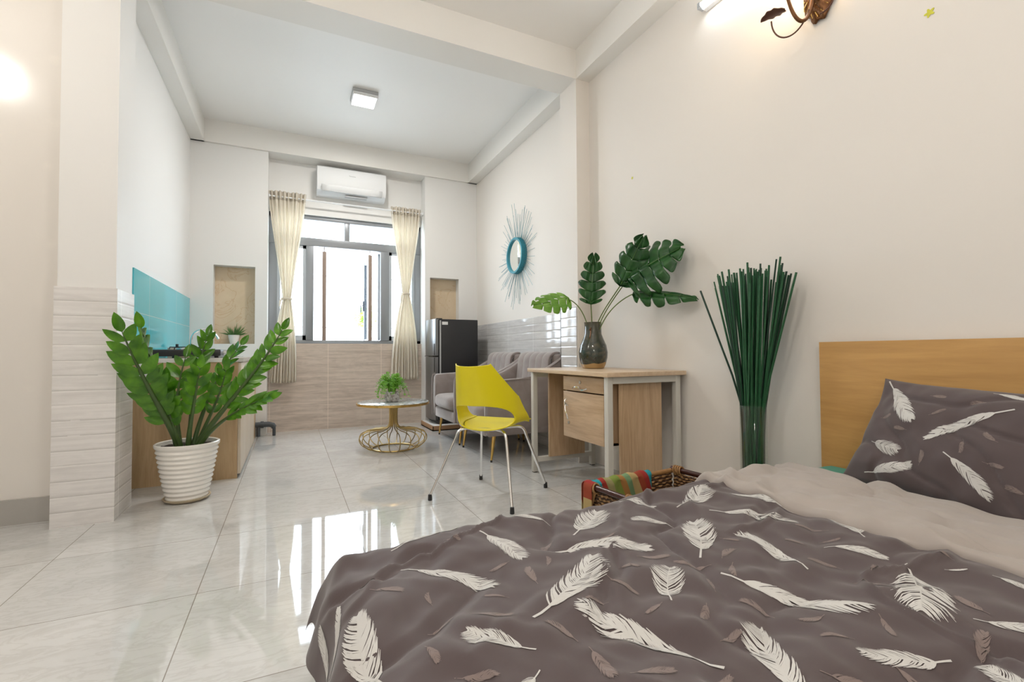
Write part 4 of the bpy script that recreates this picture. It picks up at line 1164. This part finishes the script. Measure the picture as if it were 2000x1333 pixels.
# ================================================================ BASKET
bk = thing('wicker_basket', 'brown wicker storage basket with striped cloth between bed and desk', 'basket', (1.455, 1.60, 0), math.radians(6))
BX, BY, BZ = .255, .135, .285
def wall_(p, q, name='side'):
    m = MB(); n = 60; k = 22; p, q = Vector(p), Vector(q); nr = (q-p).cross(Vector((0, 0, 1))).normalized()
    def fn(u, v): return p.lerp(q, u) + Vector((0, 0, BZ*v+.004)) + nr*(.004*math.sin(v*k*PI)*(1 if int(u*n/3) % 2 else -1)+.012*v)
    return m.grid(fn, n, 88).build('woven_side', 'wicker', bk, solid=.006)
c = [(-BX, -BY, 0), (BX, -BY, 0), (BX, BY, 0), (-BX, BY, 0)]
for i in range(4): wall_(c[i], c[(i+1) % 4])
MB().box((-BX, -BY, .004), (BX, BY, .014)).build('woven_base', 'wicker', bk)
for s_ in (-1, 1):
    MB().tube([(s_*(BX+.015), -BY-.02, BZ+.02), (s_*(BX+.015), BY+.02, BZ+.02)], .013, 12).build('bamboo_rail', 'dark_bamboo', bk)
    MB().tube([(-BX-.02, s_*(BY+.015), BZ+.012), (BX+.02, s_*(BY+.015), BZ+.012)], .012, 12).build('rim_rail', 'rattan', bk)
    for t_ in (-1, 1):
        m = MB()
        for k in range(4): 
            y = t_*(BY-.005-.012*k); m.tube([(s_*(BX+.015)+.018*math.cos(a), y+.004*math.sin(a), BZ+.018+.02*math.sin(a)) for a in [2*PI*j/14 for j in range(14)]], .004, 6, closed=True)
        for k in range(3): m.tube([(s_*(BX+.02), t_*(BY+.006*k), BZ*.55), (s_*(BX+.024), t_*(BY-.02-.012*k), BZ)], .004, 6)
        m.build('rattan_lashing', 'rattan', bk)
def clothfn(u, v):
    x = -BX-.03+(2*BX*.70+.03)*u
    a = (v-.5)*2
    if abs(a) < .25: t = a/.25*PI/2; y = BY+.016+.024*math.sin(t); z = BZ+.014+.024*math.cos(t)
    else: y = BY+.016+math.copysign(.024+.004*math.sin(u*23), a); z = BZ+.014-(abs(a)-.25)/.75*(.17+.02*math.sin(u*9))
    return (x, y, z+.003*math.sin(u*31))
lab(MB().grid(clothfn, 60, 40).build('striped_liner', 'stripes', bk, solid=.002), 'red, teal, green and orange striped cloth')
def cloth2(u, v):
    y = BY+.02-.055*u; a = (v-.5)*2
    if abs(a) < .25: t = a/.25*PI/2; x = -BX-.015-.020*math.sin(t); z = BZ+.02+.020*math.cos(t)
    else: x = -BX-.015-math.copysign(.020, a); z = BZ+.02-(abs(a)-.25)/.75*.18
    return (x, y, z)
MB().grid(cloth2, 14, 40).build('striped_liner', 'stripes', bk, solid=.002)

# ================================================================ BED
bed = thing('bed', 'low double bed with honey oak headboard and green sheet', 'bed', (0, 0, 0))
MB().box((2.165, -.36, .10), (2.195, 1.335, .921), bev=.001).build('headboard', 'headboard', bed)
MB().box((.24, -.27, .0), (2.164, 1.28, .16), bev=.01).build('base', 'duvet', bed)
mt_ = MB().box((.27, -.28, .161), (2.163, 1.315, .345), bev=.06)
for v in mt_.v:
    if v.z > .2 and v.x > 1.5: v.z += .043
mt_.build('mattress', 'teal_sheet', bed)['label'] = 'green sheet over the mattress'
def fbm(x, y, s=0): return noise.noise(Vector((x, y, s)))
XE, YE, RE = .18, 1.255, .11      # start of the rounding at foot and far side
NYE = -.30
def cloth(a, b_, band=False):
    """cloth coordinates (a towards the headboard, b_ across the bed) to space; all in metres"""
    def fold(e, r_, flare):
        if e <= 0: return 0, 0
        L_ = r_*PI/2*.92
        if e < L_: t = e/r_; return r_*math.sin(t), r_*(1-math.cos(t))
        t = L_/r_; rem = e-L_; return r_*math.sin(t)+flare*rem, r_*(1-math.cos(t))+rem*.97
    ex, dx = fold(XE-a, RE, .25); ey, dy = fold(b_-YE, RE*.8, .22); en, dn = fold(NYE-b_+.1, RE, .2)
    X = min(max(a, XE), 9) - ex if a < XE else a
    Y = YE+ey if b_ > YE else (NYE+.1-en if b_ < NYE+.1 else b_)
    drop = math.sqrt(dx*dx+dy*dy+dn*dn)
    tx = max(0, min(1, (X-.85)/.5)); tc = max(0, min(1, (.55-X)/.4))
    z = .389 + .024*tx*tx*(3-2*tx) - .028*tc*tc*max(0, min(1, (Y-.6)/.6)) - drop*.93
    # hem ripples
    rip = .012*math.sin(b_*23+1.3*fbm(b_*3, 1))*min(1, dx/.08) ; X -= rip
    Y += .010*math.sin(a*19+.8)*min(1, dy/.08)
    q = 1-min(1, drop/.12)*.5
    # wrinkles: long diagonal folds and small puckers
    u_, v_ = a*.8+b_*.6, -a*.6+b_*.8
    wv = .015*fbm(u_*2.4, v_*6.5, 3) + .010*fbm(u_*11+2*fbm(a*3, b_*3, 7), v_*5, 5) + .006*fbm(a*20, b_*15, 9) + .007*fbm(a*1.6, b_*1.6, 1)
    ridge = abs(fbm(u_*2.0+.4*fbm(a*5, b_*5, 2), v_*3.2, 12)); wv = wv*1.12-.015*max(0, 1-ridge*10); rg2 = abs(fbm(v_*2.6+.5*fbm(a*4, b_*4, 22), u_*1.3, 32)); wv += .011*max(0, 1-rg2*15)
    ed = max(0, min(1, (b_-1.0)/.25)); wv += .008*ed*fbm(a*14, b_*6, 20)
    z += wv*q
    return Vector((X, Y, z))
A0, A1, B0, B1 = -.07, 1.405, -.50, 1.415
dv = thing('duvet', 'mauve-grey duvet printed with white and taupe feathers on the bed', 'duvet', (0, 0, 0))
duvet = MB()
NA, NB = 190, 250
duvet.grid(lambda u, v: cloth(A0+(A1-A0)*u, B0+(B1-B0)*v), NA, NB)

def feather(kind, rnd):
    """polygons in the unit frame: x along shaft 0..1 (0 = quill end), y across in units of length"""
    P = []; wd = kind[0]; bend = kind[1]; dens = kind[2]
    def sh_(t): return bend*math.sin(PI*t)*1.0
    n = 12; q0 = 0.0
    for i in range(n):
        t0, t1 = i/n, (i+1)/n; w0 = .011*(1-.7*t0); w1 = .011*(1-.7*t1)
        P.append([(t0, sh_(t0)-w0), (t1, sh_(t1)-w1), (t1, sh_(t1)+w1), (t0, sh_(t0)+w0)])
    start = .18
    for s_ in (-1, 1):
        k = 0; N = dens
        skip = 0
        for i in range(N):
            t = start+(1-start)*i/N
            tt_ = (t-start)/(1-start)
            wv = wd*(math.sin(PI*min(1, (tt_*.92+.06)**.75))**.6)*rnd.uniform(.86, 1.08)
            if skip > 0: skip -= 1; continue
            if rnd.random() < .09: skip = 1
            ang = math.radians(rnd.uniform(30, 42)+max(0, wd-.14)*150*(1-.35*tt_)); L = wv/math.sin(ang)
            base = (t, sh_(t)); bw = (1-start)/N*rnd.uniform(.40, .56)
            pts = []
            for j in range(4):
                q = j/3; an = ang*(1-.35*q)
                x = base[0]+L*q*math.cos(an); y = base[1]+s_*L*q*math.sin(an)
                ww = bw*(1-.0*q)*(1.15 if j < 3 else .25)
                pts.append((x, y, ww))
            for j in range(3):
                x0, y0, w0 = pts[j]; x1, y1, w1 = pts[j+1]
                P.append([(x0-w0*.5, y0+s_*w0*.4), (x0+w0*.5, y0-s_*w0*.4), (x1+w1*.5, y1-s_*w1*.4), (x1-w1*.5, y1+s_*w1*.4)])
    return P
def print_feather(mb, surf, p0, p1, polys, mi, eps=.0014):
    (ax_, ay_), (bx_, by_) = p0, p1
    dx, dy = bx_-ax_, by_-ay_
    for pg in polys:
        vs = []
        for x, y in pg:
            a = ax_+dx*x-dy*y; b_ = ay_+dy*x+dx*y
            vs.append(surf(a, b_, eps))
        mb.add(vs, [tuple(range(len(vs)))], mi, True)
def duvet_surf(a, b_, eps):
    p = cloth(a, b_); h = .004
    n_ = (cloth(a+h, b_)-p).cross(cloth(a, b_+h)-p).normalized()
    return p + n_*eps
WHITE = [((0.242, 1.141), (0.394, 0.937), 0.15), ((0.406, 0.776), (0.636, 0.919), 0.22), ((0.62, 0.539), (0.502, 0.768), 0.16), ((0.371, 0.699), (0.287, 0.8), 0.22), ((0.473, 1.217), (0.506, 1.022), 0.2), ((0.686, 1.2), (0.612, 1.294), 0.18), ((0.688, 1.08), (0.871, 1.233), 0.28), ((0.971, 1.287), (1.049, 1.172), 0.2), ((1.003, 1.037), (0.902, 1.101), 0.22), ((0.597, 1.051), (0.815, 0.931), 0.16), ((1.082, 1.109), (1.279, 1.191), 0.25), ((0.881, 0.83), (1.04, 1.002), 0.26), ((0.676, 0.71), (0.776, 0.817), 0.33), ((1.133, 1.031), (1.254, 0.845), 0.16), ((1.373, 0.932), (1.308, 1.096), 0.18), ((1.046, 0.68), (1.064, 0.877), 0.15), ((0.861, 0.754), (0.987, 0.526), 0.13), ((1.291, 0.694), (1.392, 0.815), 0.3), ((1.177, 0.724), (1.243, 0.624), 0.16), ((1.388, 0.699), (1.401, 0.597), 0.16), ((1.238, 0.583), (1.049, 0.473), 0.3), ((1.272, 0.53), (1.299, 0.502), 0.1), ((1.305, 0.465), (1.291, 0.394), 0.2), ((1.099, 0.419), (1.152, 0.324), 0.18), ((0.961, 0.395), (0.844, 0.464), 0.2), ((0.662, 0.411), (0.771, 0.592), 0.2), ((0.927, 0.272), (0.989, 0.368), 0.22), ((0.355, 0.657), (0.253, 0.608), 0.2), ((-0.03, 0.99), (0.03, 1.13), 0.14), ((-0.06, 0.78), (0.09, 1.1), 0.07), ((0.135, 0.735), (0.12, 0.99), 0.19), ((0.24, 1.25), (0.44, 1.31), 0.12), ((0.3, -0.13), (0.398, -0.017), 0.18), ((0.43, -0.147), (0.576, -0.183), 0.18), ((0.56, -0.161), (0.71, -0.152), 0.18), ((0.69, -0.238), (0.763, -0.107), 0.18), ((0.82, -0.038), (0.723, 0.076), 0.18), ((0.95, -0.172), (1.073, -0.086), 0.18), ((1.08, 0.015), (0.947, 0.084), 0.18), ((1.21, -0.194), (1.35, -0.139), 0.18), ((1.34, -0.235), (1.413, -0.104), 0.18), ((1.47, -0.067), (1.558, 0.054), 0.18)]
BROWN = [((0.262, 0.933), (0.266, 0.981)), ((0.404, 0.875), (0.364, 0.907)), ((0.23, 0.858), (0.286, 0.882)), ((0.309, 0.842), (0.377, 0.804)), ((0.209, 0.795), (0.215, 0.741)), ((0.471, 1.02), (0.417, 1.008)), ((0.534, 0.953), (0.558, 0.997)), ((0.476, 0.887), (0.494, 0.967)), ((0.608, 0.837), (0.644, 0.769)), ((0.687, 0.89), (0.703, 0.84)), ((0.445, 0.687), (0.419, 0.753)), ((0.45, 0.663), (0.442, 0.585)), ((0.37, 1.219), (0.406, 1.185)), ((0.642, 1.107), (0.586, 1.063)), ((0.782, 1.017), (0.73, 1.015)), ((0.568, 0.765), (0.52, 0.773)), ((0.751, 0.903), (0.823, 0.871)), ((0.656, 0.714), (0.602, 0.698)), ((0.232, 0.707), (0.29, 0.671)), ((0.156, 1.053), (0.214, 0.999)), ((0.204, 1.1), (0.142, 1.096)), ((0.733, 0.678), (0.683, 0.642)), ((0.793, 0.709), (0.823, 0.757)), ((1.012, 0.89), (1.03, 0.846)), ((0.922, 0.804), (0.99, 0.824)), ((0.827, 0.602), (0.815, 0.668)), ((0.903, 0.557), (0.845, 0.567)), ((0.666, 0.588), (0.718, 0.588)), ((0.874, 0.489), (0.828, 0.517)), ((0.978, 0.506), (0.94, 0.464)), ((1.278, 0.773), (1.232, 0.831)), ((1.123, 0.65), (1.095, 0.71)), ((1.207, 0.756), (1.247, 0.728)), ((1.135, 0.6), (1.185, 0.62)), ((1.081, 0.605), (1.087, 0.535)), ((1.319, 0.531), (1.323, 0.589)), ((1.138, 0.41), (1.166, 0.466)), ((1.003, 0.374), (1.073, 0.394)), ((0.737, 0.464), (0.803, 0.414)), ((0.867, 0.437), (0.859, 0.353)), ((0.559, 0.518), (0.615, 0.524)), ((0.465, 0.577), (0.539, 0.561)), ((0.88, 0.797), (0.81, 0.841)), ((0.933, 0.783), (0.877, 0.729)), ((1.151, 0.745), (1.137, 0.795))]
rnd = random.Random(77)
for (p0, p1, wd) in WHITE:
    k = (wd, rnd.uniform(-.09, .09), rnd.choice((38, 44, 50)))
    print_feather(duvet, duvet_surf, p0, p1, feather(k, rnd), 1)
for (p0, p1) in BROWN:
    print_feather(duvet, duvet_surf, p0, p1, feather((rnd.uniform(.14, .22), rnd.uniform(-.12, .12), 30), rnd), 2, .0012)
duvet.build('cover', ['duvet', 'feather_white', 'feather_brown'], dv, split=False)
# turned-down hem
def hem(u, v):
    b_ = B0+(B1-.02-B0)*v; wob = .018*fbm(b_*3.5, 0, 30)
    a0 = 1.375+wob+.012*fbm(b_*12, 2, 8); a1 = 1.84-.11*max(0, min(.7, 1.15-b_))+.008*fbm(b_*3, 4, 2)
    th = .022
    if u < .08: t = u/.08*PI*.5; a = a0+.014*(1-math.cos(t)); dz = -.004+th*math.sin(t)
    elif u > .9: t = (u-.9)/.1*PI*.95; a = a1-.02+.026*math.sin(t); dz = th-.030*(1-math.cos(t))
    else: t = (u-.08)/.82; a = a0+.014+(a1-.02-a0-.014)*t; dz = th - .020*t*t
    p = cloth(a, b_)
    
    dd = .006*fbm(a*7, b_*16, 44)+.005*fbm(a*25, b_*9, 41)
    return p + Vector((0, .006 if b_ > YE else 0, dz+dd))
lab(MB().grid(hem, 60, 150).build('turned_down_hem', 'hem', dv, split=False), 'plain beige-grey turned-down band')

# pillow
pc = Vector((1.945, .725, .568)); pw = Vector((-.21, -.975, -.03)).normalized(); pu = Vector((.50, -.06, .865)); pu = (pu-pw*pu.dot(pw)).normalized(); pn = pu.cross(pw).normalized()
if pn.x > 0: pn = -pn
PWD, PHT = .36, .215
def pillow_pt(p, q, side=1):
    """p,q in -1..1"""
    cx_ = max(0, 1-abs(p)**2.6); cy_ = max(0, 1-abs(q)**2.4)
    th = .085*(cx_**.55)*(cy_**.55)
    pinch = 1-.05*(abs(q)**2)*(1-abs(p))*0
    X = PWD*p*(1-.035*(1-abs(q)**3)+.03*abs(p*q)**3); Y = PHT*q*(1-.05*(1-abs(p)**3)+.03*abs(p*q)**3)
    wv = .010*fbm(p*2.6+q*1.2, q*2.2, 60)+.006*fbm(p*6, q*4, 61)
    cr = abs(fbm(p*1.6+q*1.1, q*1.4-p*.5, 65)); wv -= .010*max(0, 1-cr*8)
    wv *= min(1, th/.03)
    return pc + pw*X + pu*Y + pn*(side*th*(1 if side > 0 else .55) + (wv if side > 0 else 0))
pil = thing('pillow', 'mauve-grey feather-print pillow leaning on the oak headboard', 'pillow', (0, 0, 0))
m = MB()
m.grid(lambda u, v: pillow_pt(-1+2*u, -1+2*v, 1), 90, 60)
m.grid(lambda u, v: pillow_pt(-1+2*u, 1-2*v, -1), 40, 30)
def pil_surf(a, b_, eps):
    p, q = a/PWD, b_/PHT; p = max(-1, min(1, p)); q = max(-1, min(1, q))
    return pillow_pt(p, q) + pn*eps
PW = [((-0.333, 0.202), (-0.15, 0.036), 0.17), ((-0.283, -0.062), (-0.168, -0.081), 0.3), ((-0.264, -0.181), (-0.112, -0.117), 0.17), ((0.099, 0.13), (-0.087, -0.024), 0.11), ((-0.02, -0.059), (0.115, -0.164), 0.17), ((0.014, 0.19), (0.096, 0.177), 0.12)]
PBR = [((-0.292, 0.038), (-0.244, 0.05)), ((-0.157, -0.004), (-0.207, -0.0)), ((-0.084, -0.119), (-0.084, -0.069)), ((-0.144, 0.147), (-0.094, 0.147)), ((-0.109, 0.064), (-0.073, 0.098)), ((0.035, 0.142), (-0.015, 0.132)), ((0.014, -0.0), (0.022, -0.05)), ((0.106, 0.006), (0.064, 0.034)), ((0.086, -0.064), (0.136, -0.068)), ((0.198, -0.128), (0.148, -0.12))]
for (p0, p1, wd) in PW: print_feather(m, pil_surf, p0, p1, feather((wd, rnd.uniform(-.06, .06), 42), rnd), 1, .0016)
for (p0, p1) in PBR: print_feather(m, pil_surf, p0, p1, feather((rnd.uniform(.17, .24), rnd.uniform(-.1, .1), 30), rnd), 2, .0014)
m.build('pillowcase', ['duvet', 'feather_white', 'feather_brown'], pil, split=False)
